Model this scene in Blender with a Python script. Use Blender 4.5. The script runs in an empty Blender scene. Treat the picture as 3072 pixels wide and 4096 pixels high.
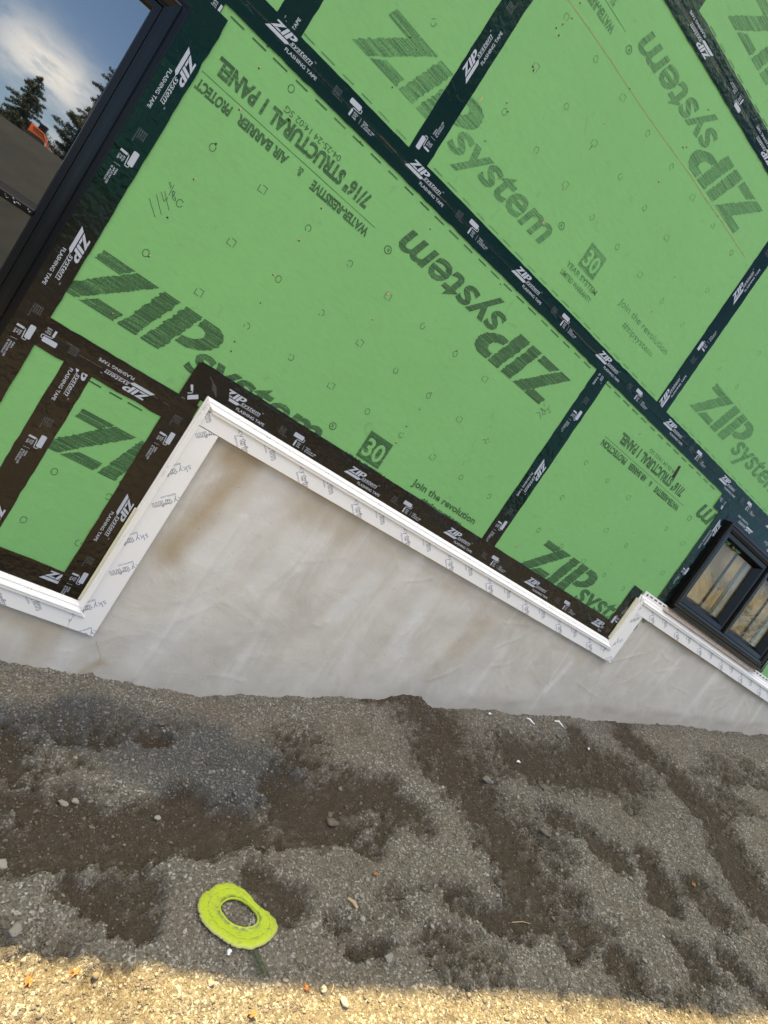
import bpy, bmesh, math, random
import numpy as np
from mathutils import Matrix, Vector, Euler

random.seed(7)
RNG = np.random.default_rng(11)
SC = bpy.context.scene
COL = SC.collection

# ------------------------------------------------------------------ camera
F_PX = 2397.97                       # focal length in pixels of the 3072 x 4096 photograph
CAM = np.array([-0.5918, -2.3189, -0.9439])
ROT = np.array([[0.7475907, -0.3719471, 0.5502395],
                [0.4488489, -0.3277015, -0.8313522],
                [0.4895333, 0.8684855, -0.0780385]])   # rows: image right, image down, forward
cd = bpy.data.cameras.new("camera")
cam = bpy.data.objects.new("camera", cd)
COL.objects.link(cam)
cd.sensor_fit = 'VERTICAL'
cd.sensor_height = 36.0
cd.lens = F_PX / 4096 * 36.0
cd.clip_start = 0.02
cd.clip_end = 1500
r, d, f = ROT
cam.matrix_world = Matrix(((r[0], -d[0], -f[0], CAM[0]), (r[1], -d[1], -f[1], CAM[1]),
                           (r[2], -d[2], -f[2], CAM[2]), (0, 0, 0, 1)))
SC.camera = cam

# ------------------------------------------------------------------ light
SUN_L = Vector((0.25, -0.22, -0.94)).normalized()      # direction the sunlight travels
sun_el = math.asin(-SUN_L.z)
sun_az = math.atan2(-SUN_L.x, -SUN_L.y)                 # clockwise from +y
sd = bpy.data.lights.new("sun", 'SUN')
sd.energy = 5.0
sd.angle = math.radians(0.6)
sd.color = (1.0, 0.755, 0.32)
so = bpy.data.objects.new("sun", sd)
so.rotation_euler = SUN_L.to_track_quat('-Z', 'Y').to_euler()
so.location = (-4, 4, 9)
COL.objects.link(so)

wd = bpy.data.worlds.new("World")
SC.world = wd
wd.use_nodes = True
nt = wd.node_tree
bg = nt.nodes['Background']
sky = nt.nodes.new('ShaderNodeTexSky')
sky.sky_type = 'NISHITA'
sky.sun_disc = False
sky.sun_elevation = sun_el
sky.sun_rotation = sun_az
sky.air_density = 1.0
sky.dust_density = 0.6
sky.ozone_density = 3.0
bg.inputs['Strength'].default_value = 0.085
def wn(kind, **kw):
    n_ = nt.nodes.new('ShaderNode' + kind)
    for k_, v_ in kw.items(): setattr(n_, k_, v_)
    return n_
def wl_(a_, b_): nt.links.new(a_, b_)
def wm(op, a_, b_=None, c_=None):
    m_ = wn('Math', operation=op)
    for i_, v_ in enumerate((a_, b_, c_)):
        if v_ is None: continue
        if isinstance(v_, (int, float)): m_.inputs[i_].default_value = v_
        else: wl_(v_, m_.inputs[i_])
    return m_.outputs[0]
def wr(v_, lo, hi):
    m_ = wn('MapRange', interpolation_type='SMOOTHSTEP')
    m_.inputs['From Min'].default_value = lo; m_.inputs['From Max'].default_value = hi
    wl_(v_, m_.inputs['Value']); return m_.outputs['Result']
tc = wn('TexCoord'); sp_ = wn('SeparateXYZ'); wl_(tc.outputs['Generated'], sp_.inputs[0])
mp = wn('Mapping'); mp.inputs['Scale'].default_value = (1.0, 1.0, 2.8); mp.inputs['Location'].default_value = (0.35, 0.1, 0.42)
cn = wn('TexNoise'); cn.inputs['Scale'].default_value = 2.6; cn.inputs['Detail'].default_value = 8; cn.inputs['Roughness'].default_value = 0.55
wl_(tc.outputs['Generated'], mp.inputs['Vector']); wl_(mp.outputs['Vector'], cn.inputs['Vector'])
c2 = wn('TexNoise'); c2.inputs['Scale'].default_value = 17; c2.inputs['Detail'].default_value = 7; c2.inputs['Roughness'].default_value = 0.6
wl_(mp.outputs['Vector'], c2.inputs['Vector'])
# unseen cloud cover added overhead for neutral fill light, thinning lower down; one long cloud bank stands low over the yard
high = wr(sp_.outputs['Z'], 0.50, 0.80)
cover = wr(wm('ADD', cn.outputs['Fac'], wm('MULTIPLY', high, 0.34)), 0.56, 0.74)
el_ = wm('DIVIDE', wm('SUBTRACT', wm('ADD', sp_.outputs['Z'], wm('MULTIPLY', wm('SUBTRACT', c2.outputs['Fac'], 0.5), 0.05)), 0.172), 0.030)
band = wm('EXPONENT', wm('MULTIPLY', wm('MULTIPLY', el_, el_), -1.0))
az_ = wm('DIVIDE', sp_.outputs['X'], wm('MULTIPLY', sp_.outputs['Y'], -1.0))
band = wm('MULTIPLY', wm('MULTIPLY', band, wr(az_, -0.30, -0.21)), wm('SUBTRACT', 1.0, wr(az_, -0.19, -0.10)))
band = wm('MULTIPLY', band, wm('LESS_THAN', sp_.outputs['Y'], 0.0))
band = wm('MULTIPLY', band, wr(c2.outputs['Fac'], 0.22, 0.55))
mixw = wn('Mix', data_type='RGBA'); mixw.inputs['B'].default_value = (11.5, 10.8, 9.7, 1)
wl_(wm('MAXIMUM', cover, band), mixw.inputs['Factor'])
wl_(sky.outputs['Color'], mixw.inputs['A'])
wl_(mixw.outputs['Result'], bg.inputs['Color'])

SC.view_settings.view_transform = 'Standard'
SC.view_settings.look = 'None'
SC.view_settings.gamma = 1
SC.view_settings.exposure = 1.7

# ------------------------------------------------------------------ helpers: photo pixels to points of the place
def ray(px, py):
    v = np.array([(px - 1536) / F_PX, (py - 2048) / F_PX, 1.0])
    return ROT.T @ v

def W(q, Y=0.0):
    dv = ray(*q)
    return CAM + dv * ((Y - CAM[1]) / dv[1])

def T(i, j, x, y):
    return (1024 * i + x * 0.61724, 1024 * j + y * 0.61724)

def O(x, y):                       # pixel of a 1659-wide view of the photograph
    return (x * 1.8517, y * 1.8517)

def mirror_ray(q, D):              # where a ray reflected in the plane y=0 stands at y=-D
    dv = ray(*q)
    P = CAM + dv * (-CAM[1] / dv[1])
    return P + np.array([dv[0], -dv[1], dv[2]]) * (D / dv[1])

# ------------------------------------------------------------------ helpers: objects
def tag(o, label=None, cat=None, group=None, kind=None):
    if label: o['label'] = label
    if cat: o['category'] = cat
    if group: o['group'] = group
    if kind or label: o['kind'] = kind or 'thing'
    return o

def link_mesh(name, me, mat=None, parent=None, smooth=False):
    o = bpy.data.objects.new(name, me)
    COL.objects.link(o)
    if mat is not None:
        for m in (mat if isinstance(mat, (list, tuple)) else [mat]):
            me.materials.append(m)
    if parent is not None: o.parent = parent
    if smooth:
        me.polygons.foreach_set('use_smooth', [True] * len(me.polygons))
    return o

def mesh_py(name, verts, faces, mat=None, parent=None, smooth=False):
    me = bpy.data.meshes.new(name)
    me.from_pydata([tuple(map(float, v)) for v in verts], [], faces)
    me.update()
    return link_mesh(name, me, mat, parent, smooth)

def mesh_np(name, V, Fc, mat=None, parent=None, smooth=False):
    V = np.ascontiguousarray(V, dtype=np.float32)
    Fc = np.ascontiguousarray(Fc, dtype=np.int32)
    me = bpy.data.meshes.new(name)
    n = Fc.shape[1]
    me.vertices.add(len(V)); me.vertices.foreach_set('co', V.ravel())
    me.loops.add(Fc.size); me.loops.foreach_set('vertex_index', Fc.ravel())
    me.polygons.add(len(Fc))
    me.polygons.foreach_set('loop_start', np.arange(0, Fc.size, n, dtype=np.int32))
    me.update(calc_edges=True)
    return link_mesh(name, me, mat, parent, smooth)

def empty(name, loc):
    o = bpy.data.objects.new(name, None)
    o.empty_display_size = 0.1
    o.location = loc
    COL.objects.link(o)
    return o

def adopt(child, parent):          # keep the child's world position under an Empty that is only translated
    child.parent = parent
    child.location = Vector(child.location) - Vector(parent.location)
    return child

class Solid:
    """collects boxes, prisms and tubes into one mesh"""
    def __init__(s): s.v = []; s.f = []
    def add(s, vs, fs):
        b = len(s.v); s.v += [tuple(v) for v in vs]; s.f += [tuple(b + i for i in f) for f in fs]
    def box(s, x0, x1, y0, y1, z0, z1):
        s.add([(x0,y0,z0),(x1,y0,z0),(x1,y1,z0),(x0,y1,z0),(x0,y0,z1),(x1,y0,z1),(x1,y1,z1),(x0,y1,z1)],
              [(0,3,2,1),(4,5,6,7),(0,1,5,4),(1,2,6,5),(2,3,7,6),(3,0,4,7)])
    def prism(s, poly, y0, y1):      # poly (x,z), counter-clockwise seen from -y
        n = len(poly)
        vs = [(p[0], y0, p[1]) for p in poly] + [(p[0], y1, p[1]) for p in poly]
        fs = [tuple(range(n)), tuple(range(2*n-1, n-1, -1))]
        fs += [(i, i+n, (i+1) % n + n, (i+1) % n) for i in range(n)]
        s.add(vs, fs)
    def tube(s, pts, rad, n=6):
        pts = [Vector(p) for p in pts]
        rings = []
        for i, p in enumerate(pts):
            a = pts[max(i-1, 0)]; b = pts[min(i+1, len(pts)-1)]
            t = (b - a).normalized()
            u = t.cross(Vector((0.31, 0.17, 0.93)))
            if u.length < 1e-4: u = t.cross(Vector((1, 0, 0)))
            u.normalize(); w = t.cross(u)
            rr = rad[i] if isinstance(rad, (list, tuple)) else rad
            rings.append([p + (u*math.cos(2*math.pi*k/n) + w*math.sin(2*math.pi*k/n))*rr for k in range(n)])
        vs = [v for rg in rings for v in rg]
        fs = []
        for i in range(len(rings)-1):
            for k in range(n):
                fs.append((i*n+k, i*n+(k+1) % n, (i+1)*n+(k+1) % n, (i+1)*n+k))
        fs.append(tuple(range(n-1, -1, -1))); fs.append(tuple((len(rings)-1)*n+k for k in range(n)))
        s.add(vs, fs)
    def frame(s, x0, x1, z0, z1, prof):   # mitred rectangular moulding, prof = (inset, y)
        b = len(s.v)
        for dd, y in prof:
            s.v += [(x0+dd, y, z0+dd), (x1-dd, y, z0+dd), (x1-dd, y, z1-dd), (x0+dd, y, z1-dd)]
        for i in range(len(prof)-1):
            for k in range(4):
                a, c = b+4*i+k, b+4*i+(k+1) % 4
                s.f.append((a, c, c+4, a+4))
    def build(s, name, mat, parent=None, smooth=False):
        return mesh_py(name, s.v, s.f, mat, parent, smooth)

# ------------------------------------------------------------------ helpers: flat printing (x,z)
_tcache = {}
def text_geo(body, bold=0.0, shear=0.0, outline=0.0):
    key = (body, bold, shear, outline)
    if key in _tcache: return _tcache[key]
    c = bpy.data.curves.new('t', 'FONT')
    c.body = body; c.offset = bold; c.shear = shear; c.resolution_u = 3; c.fill_mode = 'FRONT'
    o = bpy.data.objects.new('t', c)
    m = bpy.data.meshes.new_from_object(o)
    v = np.array([(p.co.x, p.co.y) for p in m.vertices]).reshape(-1, 2)
    fs = [tuple(p.vertices) for p in m.polygons]
    if outline:
        cnt = {}
        for fc in fs:
            for a, b in zip(fc, fc[1:] + fc[:1]):
                cnt[frozenset((a, b))] = cnt.get(frozenset((a, b)), 0) + 1
        nv, nf = [], []
        for e, k in cnt.items():
            if k == 1:
                a, b = tuple(e); A, B = v[a], v[b]; dd = B - A; L = np.hypot(*dd)
                if L < 1e-6: continue
                dd = dd / L * outline * 0.5; n = np.array([-dd[1], dd[0]])
                i = len(nv); nv += [A - dd - n, B + dd - n, B + dd + n, A - dd + n]
                nf.append((i, i+1, i+2, i+3))
        v, fs = np.array(nv), nf
    bpy.data.objects.remove(o); bpy.data.curves.remove(c); bpy.data.meshes.remove(m)
    _tcache[key] = (v, fs)
    return v, fs

CAP = 0.729
class Flat:
    def __init__(s): s.v = []; s.f = []
    def poly(s, pts):
        b = len(s.v); s.v += [tuple(p[:2]) for p in pts]; s.f.append(tuple(range(b, b+len(pts))))
    def geo(s, v, fs):
        b = len(s.v); s.v += [tuple(p) for p in v]; s.f += [tuple(b+i for i in f) for f in fs]
    def text(s, body, x, z, cap, width=None, ang=0.0, bold=0.0, shear=0.0, outline=0.0, mid=False, xh=False):
        """baseline start (or mid height if mid) at (x,z)"""
        v, fs = text_geo(body, bold, shear, outline)
        if not len(v): return
        v = v.copy()
        x0, x1 = v[:,0].min(), v[:,0].max()
        k = cap / (0.56 if xh else CAP)
        v[:,0] -= x0
        v[:,0] *= (width / (x1 - x0)) if width else k
        v[:,1] *= k
        if mid: v[:,1] -= cap / 2
        ca, sa = math.cos(ang), math.sin(ang)
        s.geo(np.stack([x + v[:,0]*ca - v[:,1]*sa, z + v[:,0]*sa + v[:,1]*ca], 1), fs)
    def line(s, pts, w):
        for A, B in zip(pts[:-1], pts[1:]):
            A = np.array(A[:2], float); B = np.array(B[:2], float); dd = B - A; L = np.hypot(*dd)
            if L < 1e-6: continue
            dd /= L; n = np.array([-dd[1], dd[0]]) * w / 2; e = dd * w * 0.4
            s.poly([A - e - n, B + e - n, B + e + n, A - e + n])
    def loop(s, pts, w): s.line(list(pts) + [pts[0]], w)
    def rect(s, x0, x1, z0, z1): s.poly([(x0,z0),(x1,z0),(x1,z1),(x0,z1)])
    def disc(s, x, z, rx, rz=None, n=10, ang=0.0):
        rz = rz or rx
        s.poly([(x + rx*math.cos(a)*math.cos(ang) - rz*math.sin(a)*math.sin(ang), z + rx*math.cos(a)*math.sin(ang) + rz*math.sin(a)*math.cos(ang))
                for a in [2*math.pi*k/n for k in range(n)]])
    def place(s, other, x, z, ang=0.0, sx=1.0, sz=1.0):
        if not other.v: return
        v = np.array(other.v) * (sx, sz)
        ca, sa = math.cos(ang), math.sin(ang)
        s.geo(np.stack([x + v[:,0]*ca - v[:,1]*sa, z + v[:,0]*sa + v[:,1]*ca], 1), other.f)
    def build(s, name, mat, parent, y, clip=None, frame=None):
        """y: depth in the wall; clip: list of (point2, inward normal2); frame: maps (x,z)->3D"""
        me = bpy.data.meshes.new(name)
        fr = frame or (lambda p: (p[0], y, p[1]))
        me.from_pydata([fr(p) for p in s.v], [], s.f)
        me.update()
        if clip:
            bm = bmesh.new(); bm.from_mesh(me)
            for pt, nr in clip:
                bmesh.ops.bisect_plane(bm, geom=bm.verts[:] + bm.edges[:] + bm.faces[:], plane_co=(pt[0], y, pt[1]),
                                       plane_no=(-nr[0], 0, -nr[1]), clear_outer=True, dist=1e-6)
            bm.to_mesh(me); bm.free()
        if not len(me.polygons): return None
        return link_mesh(name, me, mat, parent)

def rect_clip(x0, x1, z0, z1):
    return [((x0,0),(1,0)), ((x1,0),(-1,0)), ((0,z0),(0,1)), ((0,z1),(0,-1))]

# ------------------------------------------------------------------ helpers: materials
class NT:
    def __init__(s, name):
        s.m = bpy.data.materials.new(name); s.m.use_nodes = True
        s.t = s.m.node_tree; s.b = s.t.nodes['Principled BSDF']
        s.co = s.t.nodes.new('ShaderNodeTexCoord')
    def n(s, kind, **kw):
        nd = s.t.nodes.new('ShaderNode' + kind)
        for k, v in kw.items():
            if k in nd.inputs: nd.inputs[k].default_value = v
            else: setattr(nd, k, v)
        return nd
    def l(s, a, b): s.t.links.new(a, b)
    def map(s, scale=(1,1,1), rot=(0,0,0), loc=(0,0,0)):
        m = s.n('Mapping'); m.inputs['Scale'].default_value = scale; m.inputs['Rotation'].default_value = rot
        m.inputs['Location'].default_value = loc
        s.l(s.co.outputs['Object'], m.inputs['Vector']); return m.outputs['Vector']
    def noise(s, scale, detail=4, rough=0.55, vec=None, dist=0.0):
        n = s.n('TexNoise'); n.inputs['Scale'].default_value = scale; n.inputs['Detail'].default_value = detail
        n.inputs['Roughness'].default_value = rough; n.inputs['Distortion'].default_value = dist
        s.l(vec if vec is not None else s.co.outputs['Object'], n.inputs['Vector']); return n.outputs['Fac']
    def ramp(s, fac, a, b, smooth=True):
        r_ = s.n('MapRange'); r_.interpolation_type = 'SMOOTHSTEP' if smooth else 'LINEAR'
        r_.inputs['From Min'].default_value = a; r_.inputs['From Max'].default_value = b
        s.l(fac, r_.inputs['Value']); return r_.outputs['Result']
    def mul(s, a, k, op='MULTIPLY'):
        m = s.n('Math'); m.operation = op; s.l(a, m.inputs[0])
        if isinstance(k, (int, float)): m.inputs[1].default_value = k
        else: s.l(k, m.inputs[1])
        return m.outputs[0]
    def mix(s, fac, a, b, mode='MIX'):
        m = s.n('Mix'); m.data_type = 'RGBA'; m.blend_type = mode
        for sock, v in ((m.inputs[0], fac), (m.inputs[6], a), (m.inputs[7], b)):
            if isinstance(v, (int, float)): sock.default_value = v
            elif isinstance(v, tuple): sock.default_value = (*v[:3], 1)
            else: s.l(v, sock)
        return m.outputs[2]
    def bump(s, h, dist, strength=1.0, prev=None):
        b = s.n('Bump'); b.inputs['Distance'].default_value = dist; b.inputs['Strength'].default_value = strength
        s.l(h, b.inputs['Height'])
        if prev is not None: s.l(prev, b.inputs['Normal'])
        return b.outputs['Normal']
    def attr(s, name):
        a = s.n('Attribute'); a.attribute_name = name; return a
    def set(s, **kw):
        for k, v in kw.items():
            k = {'Spec': 'Specular IOR Level'}.get(k, k)
            if isinstance(v, (int, float)): s.b.inputs[k].default_value = v
            elif isinstance(v, tuple): s.b.inputs[k].default_value = (*v[:3], 1)
            else: s.l(v, s.b.inputs[k])
        return s.m

def simple(name, col, rough=0.5, var=0.12, scale=30, **kw):
    t = NT(name)
    n = t.noise(scale, 5)
    c = t.mix(n, tuple(x*(1-var) for x in col), tuple(min(1, x*(1+var)) for x in col))
    return t.set(**{'Base Color': c, 'Roughness': rough}, **kw)

GREEN = (0.190, 0.435, 0.152)
def mat_sheathing():
    t = NT('sheathing_green')
    fib = t.noise(1, 6, 0.65, t.map((60, 60, 260), (0, 0.5, 0)))
    big = t.noise(2.2, 4)
    sm = t.ramp(t.noise(9, 6, 0.7, dist=1.5), 0.60, 0.74)
    sm2 = t.ramp(t.noise(23, 4, 0.7), 0.66, 0.74)
    c = t.mix(big, tuple(x*0.93 for x in GREEN), tuple(x*1.07 for x in GREEN))
    c = t.mix(t.mul(t.ramp(t.noise(1, 4, 0.6, t.map((22, 22, 70), (0, 0.4, 0)), 0.4), 0.35, 0.75), 0.22), c, (0.135, 0.33, 0.115))
    c = t.mix(t.mul(sm, 0.42), c, (0.12, 0.25, 0.10))
    c = t.mix(t.mul(sm2, 0.42), c, (0.10, 0.20, 0.08))
    scr = t.ramp(t.noise(1, 3, 0.5, t.map((6, 6, 190), (0, 0.9, 0)), 0.6), 0.70, 0.76)
    c = t.mix(t.mul(scr, 0.35), c, (0.30, 0.56, 0.24))
    return t.set(**{'Base Color': c, 'Roughness': 0.62, 'Spec': 0.25,
                    'Normal': t.bump(fib, 0.0010, 0.7, t.bump(t.noise(14, 5), 0.004, 0.5))})

def mat_ink(name, k, col):
    t = NT(name)
    st = t.noise(1, 3, 0.6, t.map((5, 5, 330)))
    dots = t.noise(1, 2, 0.5, t.map((330, 330, 150)))
    s_ = t.ramp(st, 0.40, 0.60)
    a = t.mul(t.mul(t.mul(s_, 0.55), t.mul(t.ramp(dots, 0.35, 0.6), 0.30), 'ADD'), 0.15 + k, 'ADD')
    c = t.mix(a, tuple(x for x in GREEN), col)
    return t.set(**{'Base Color': c, 'Roughness': 0.6, 'Spec': 0.2})

def mat_tape(name, wave):
    t = NT(name)
    pos = t.n('NewGeometry'); sx = t.n('SeparateXYZ'); t.l(pos.outputs['Position'], sx.inputs[0])
    low = t.ramp(t.mul(sx.outputs['Z'], t.mul(t.noise(4, 4, 0.6), 0.35), 'ADD'), -0.42, -0.95)   # blends teal sky reflection into brown ground reflection, both painted in, by height
    nr = t.bump(t.noise(8, 3, 0.5, dist=0.6), 0.006*wave, 0.8)
    nr = t.bump(t.noise(42, 2, 0.45, dist=0.5), 0.0022*wave, 0.9, nr)
    nr = t.bump(t.noise(1, 3, 0.5, t.map((14, 14, 40)), 0.5), 0.0010*wave, 0.7, nr)
    rg = t.ramp(t.noise(5, 3), 0.3, 0.7)
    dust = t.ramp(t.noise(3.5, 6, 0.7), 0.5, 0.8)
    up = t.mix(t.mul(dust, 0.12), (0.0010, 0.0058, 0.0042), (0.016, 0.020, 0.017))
    dn = t.mix(t.mul(dust, 0.45), (0.0165, 0.0128, 0.0086), (0.058, 0.044, 0.029))  # lower tapes: mirrored sunlit ground painted as brown, with dust blotches
    t.b.inputs['Specular IOR Level'].default_value = 0.30
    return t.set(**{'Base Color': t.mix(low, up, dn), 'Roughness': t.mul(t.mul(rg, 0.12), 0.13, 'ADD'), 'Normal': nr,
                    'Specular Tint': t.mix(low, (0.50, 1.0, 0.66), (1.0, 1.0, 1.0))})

def mat_trim(name, dirty):
    t = NT(name)
    n = t.ramp(t.noise(6, 6, 0.7), 0.52, 0.8)
    n2 = t.ramp(t.noise(40, 3, 0.7), 0.68, 0.78)
    c = t.mix(t.mul(n, dirty), (0.82, 0.80, 0.77), (0.64, 0.59, 0.52))
    c = t.mix(t.mul(n2, dirty*0.8), c, (0.55, 0.45, 0.40))
    return t.set(**{'Base Color': c, 'Roughness': 0.42, 'Spec': 0.35, 'Normal': t.bump(t.noise(50, 2), 0.0004, 0.4)})

def mat_concrete():
    t = NT('parged_concrete')
    a = t.attr('stain')
    strk = t.noise(1, 5, 0.6, t.map((7, 7, 1.1), (0, 0.10, 0)), 0.7)
    mot = t.noise(2.6, 6, 0.6, dist=0.8)
    arc = t.noise(1, 4, 0.5, t.map((5, 5, 11), (0, 0.35, 0)), 1.4)
    arc2 = t.noise(1, 5, 0.6, t.map((26, 26, 9), (0, -0.5, 0)), 2.0)
    c = t.mix(t.ramp(mot, 0.3, 0.7), (0.50, 0.455, 0.385), (0.61, 0.57, 0.505))
    c = t.mix(t.mul(t.ramp(strk, 0.50, 0.75), 0.75), c, (0.73, 0.705, 0.655))
    c = t.mix(t.mul(t.ramp(t.noise(1, 4, 0.6, t.map((5, 5, 1.0), (0, 0.1, 0), (3, 1, 2))), 0.50, 0.8), 0.50), c, (0.415, 0.365, 0.295))
    sep = t.n('SeparateColor'); t.l(a.outputs['Color'], sep.inputs['Color'])
    c = t.mix(sep.outputs['Red'], c, (0.37, 0.275, 0.15))      # ochre wash
    c = t.mix(sep.outputs['Green'], c, (0.30, 0.25, 0.20))      # muddy line near the ground
    c = t.mix(sep.outputs['Blue'], c, (0.74, 0.73, 0.70))       # pale lime bloom
    c = t.mix(t.mul(t.ramp(t.noise(45, 4, 0.7), 0.62, 0.8), 0.30), c, (0.28, 0.25, 0.21))
    c = t.mix(0.22, c, t.mix(t.noise(210, 3, 0.7), (0.34, 0.315, 0.27), (0.74, 0.71, 0.66)))
    nr = t.bump(mot, 0.012, 0.5)
    nr = t.bump(arc, 0.0024, 0.6, nr)
    nr = t.bump(arc2, 0.0016, 0.5, nr)
    pit = t.ramp(t.noise(70, 2, 0.5), 0.70, 0.76)
    nr = t.bump(t.mul(pit, -1.0), 0.0016, 0.8, nr)
    nr = t.bump(t.noise(90, 4, 0.6), 0.0006, 0.6, nr)
    return t.set(**{'Base Color': c, 'Roughness': 0.85, 'Spec': 0.2, 'Normal': nr})

def mat_ground():
    t = NT('gravelly_soil')
    a = t.attr('soil'); sep = t.n('SeparateColor'); t.l(a.outputs['Color'], sep.inputs['Color'])
    v = t.n('TexVoronoi'); v.feature = 'F1'; v.inputs['Scale'].default_value = 150
    t.l(t.map((1, 1, 1)), v.inputs['Vector'])
    v2 = t.n('TexVoronoi'); v2.inputs['Scale'].default_value = 330; t.l(t.map((1, 1, 1)), v2.inputs['Vector'])
    hs = t.n('SeparateColor'); t.l(v.outputs['Color'], hs.inputs['Color'])
    c = t.mix(hs.outputs['Red'], (0.110, 0.094, 0.074), (0.232, 0.208, 0.170))
    c = t.mix(t.ramp(hs.outputs['Green'], 0.80, 0.92), c, (0.40, 0.38, 0.34))
    c = t.mix(t.mul(t.ramp(t.noise(6, 5), 0.35, 0.7), 0.45), c, (0.175, 0.142, 0.103))
    c = t.mix(sep.outputs['Green'], c, (0.068, 0.072, 0.076))    # bluish crushed stone
    dk = t.mix(t.noise(90, 4), (0.040, 0.0305, 0.0205), (0.078, 0.060, 0.041))
    c = t.mix(sep.outputs['Red'], c, dk)                        # damp earth
    c = t.mix(sep.outputs['Blue'], c, t.mix(t.noise(1, 5, 0.6, t.map((0.5, 0.16, 0.3)), 0.8), (0.010, 0.0125, 0.017), (0.040, 0.045, 0.052)))   # bare dark earth beyond the yard
    nr = t.bump(t.mul(v.outputs['Distance'], -1.0), 0.006, 0.8)
    nr = t.bump(t.mul(v2.outputs['Distance'], -1.0), 0.003, 0.8, nr)
    nr = t.bump(t.noise(420, 3), 0.0015, 0.8, nr)
    return t.set(**{'Base Color': c, 'Roughness': 0.93, 'Spec': 0.15, 'Normal': nr})

def mat_stone(name='gravel_stone', lo=(0.112, 0.097, 0.077), hi=(0.37, 0.34, 0.285)):
    t = NT(name)
    a = t.attr('tone'); sep = t.n('SeparateColor'); t.l(a.outputs['Color'], sep.inputs['Color'])
    c = t.mix(sep.outputs['Red'], lo, hi)
    c = t.mix(t.mul(sep.outputs['Green'], 0.6), c, (0.135, 0.145, 0.15))
    c = t.mix(t.mul(sep.outputs['Blue'], 0.8), c, (0.11, 0.080, 0.055))
    c = t.mix(t.mul(t.noise(260, 3), 0.5), c, t.mix(0.5, c, (0.2, 0.18, 0.15)))
    return t.set(**{'Base Color': c, 'Roughness': 0.85, 'Spec': 0.25, 'Normal': t.bump(t.noise(300, 3), 0.001, 0.6)})

M = {}
M['green'] = mat_sheathing()
M['ink'] = mat_ink('sheathing_ink', 0.36, (0.040, 0.095, 0.040))
M['ink_pale'] = mat_ink('sheathing_ink_pale', 0.10, (0.055, 0.145, 0.060))
M['pencil'] = simple('pencil', (0.035, 0.05, 0.035), 0.6)
M['chalk'] = simple('chalk_line', (0.33, 0.34, 0.15), 0.8, 0.35, 40)
M['hole'] = simple('nail_hole', (0.022, 0.016, 0.010), 0.8)
M['chip'] = simple('wood_chip', (0.50, 0.36, 0.20), 0.8, 0.3, 400)
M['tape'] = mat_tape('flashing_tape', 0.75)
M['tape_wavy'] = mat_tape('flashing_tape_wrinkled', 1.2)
M['tape_print'] = simple('tape_print', (0.42, 0.45, 0.52), 0.4, 0.06)
M['tape_print_dim'] = simple('tape_print_dim', (0.13, 0.14, 0.15), 0.4, 0.06)
M['crease'] = simple('seam_crease', (0.004, 0.004, 0.004), 0.5)
M['crease_tan'] = simple('seam_crease_worn', (0.14, 0.075, 0.035), 0.5)
M['board'] = mat_trim('trim_film', 0.22)
M['cap'] = mat_trim('trim_vinyl', 0.05)
M['foam'] = simple('foam_edge', (0.66, 0.62, 0.44), 0.7)
M['blue'] = simple('film_print_blue', (0.13, 0.18, 0.36), 0.5, 0.1)
M['blue_thin'] = simple('film_print_outline', (0.15, 0.16, 0.26), 0.5, 0.1)
M['concrete'] = mat_concrete()
M['ground'] = mat_ground()
M['stone'] = mat_stone()
M['frame'] = simple('window_frame_black', (0.0030, 0.0042, 0.0055), 0.22, 0.15, 12, Spec=0.26)
M['sash'] = simple('window_sash_black', (0.0035, 0.0045, 0.0065), 0.26, 0.15, 12, Spec=0.26)
M['fin'] = simple('nailing_fin_black', (0.0035, 0.0045, 0.0065), 0.26, 0.15, 12, Spec=0.26)
M['frame_brown'] = simple('window_frame_bronze', (0.010, 0.0080, 0.0055), 0.20, 0.15, 12, Spec=0.30)
M['wood'] = simple('primed_wood', (0.60, 0.48, 0.40), 0.6, 0.10, 25)
M['plywood'] = simple('house_wall_board', (0.30, 0.25, 0.18), 0.8)
M['shingle'] = simple('roof_shingle', (0.05, 0.05, 0.055), 0.8, 0.4, 14)
t = NT('window_glass')
t.set(**{'Base Color': (0.006, 0.007, 0.008), 'Roughness': 0.012, 'IOR': 3.0,
         'Normal': t.bump(t.noise(3.0, 2), 0.0006, 0.35)})
M['glass'] = t.m
def mat_clear_glass():
    t = NT('clear_window_glass')
    g = t.n('BsdfGlossy'); g.inputs['Roughness'].default_value = 0.01
    t.l(t.bump(t.noise(5.0, 2), 0.002, 0.4), g.inputs['Normal'])
    g.inputs['Color'].default_value = (0.95, 0.93, 0.88, 1)
    tr = t.n('BsdfTransparent'); tr.inputs['Color'].default_value = (0.86, 0.84, 0.78, 1)
    mx = t.n('MixShader'); fr = t.n('Fresnel'); fr.inputs['IOR'].default_value = 1.48
    ge = t.n('NewGeometry'); t.l(t.mul(fr.outputs[0], t.mul(t.mul(ge.outputs['Backfacing'], -1.0), 1.0, 'ADD')), mx.inputs[0]); t.l(tr.outputs[0], mx.inputs[1]); t.l(g.outputs[0], mx.inputs[2])
    out = t.t.nodes['Material Output']; t.l(mx.outputs[0], out.inputs['Surface'])
    return t.m
M['clear_glass'] = mat_clear_glass()
def mat_sheet():
    t = NT('golden_backing')  # golden cloudy look of the panes put into this backing's colour
    n = t.noise(3.4, 5, 0.55, dist=0.8)
    c = t.mix(t.ramp(n, 0.38, 0.70), (0.31, 0.245, 0.135), (0.74, 0.60, 0.34))
    return t.set(**{'Base Color': c, 'Roughness': 0.5, 'Normal': t.bump(n, 0.02, 0.5)})
M['sheet'] = mat_sheet()
M['track'] = simple('pale_track', (0.50, 0.53, 0.55), 0.4)
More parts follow.
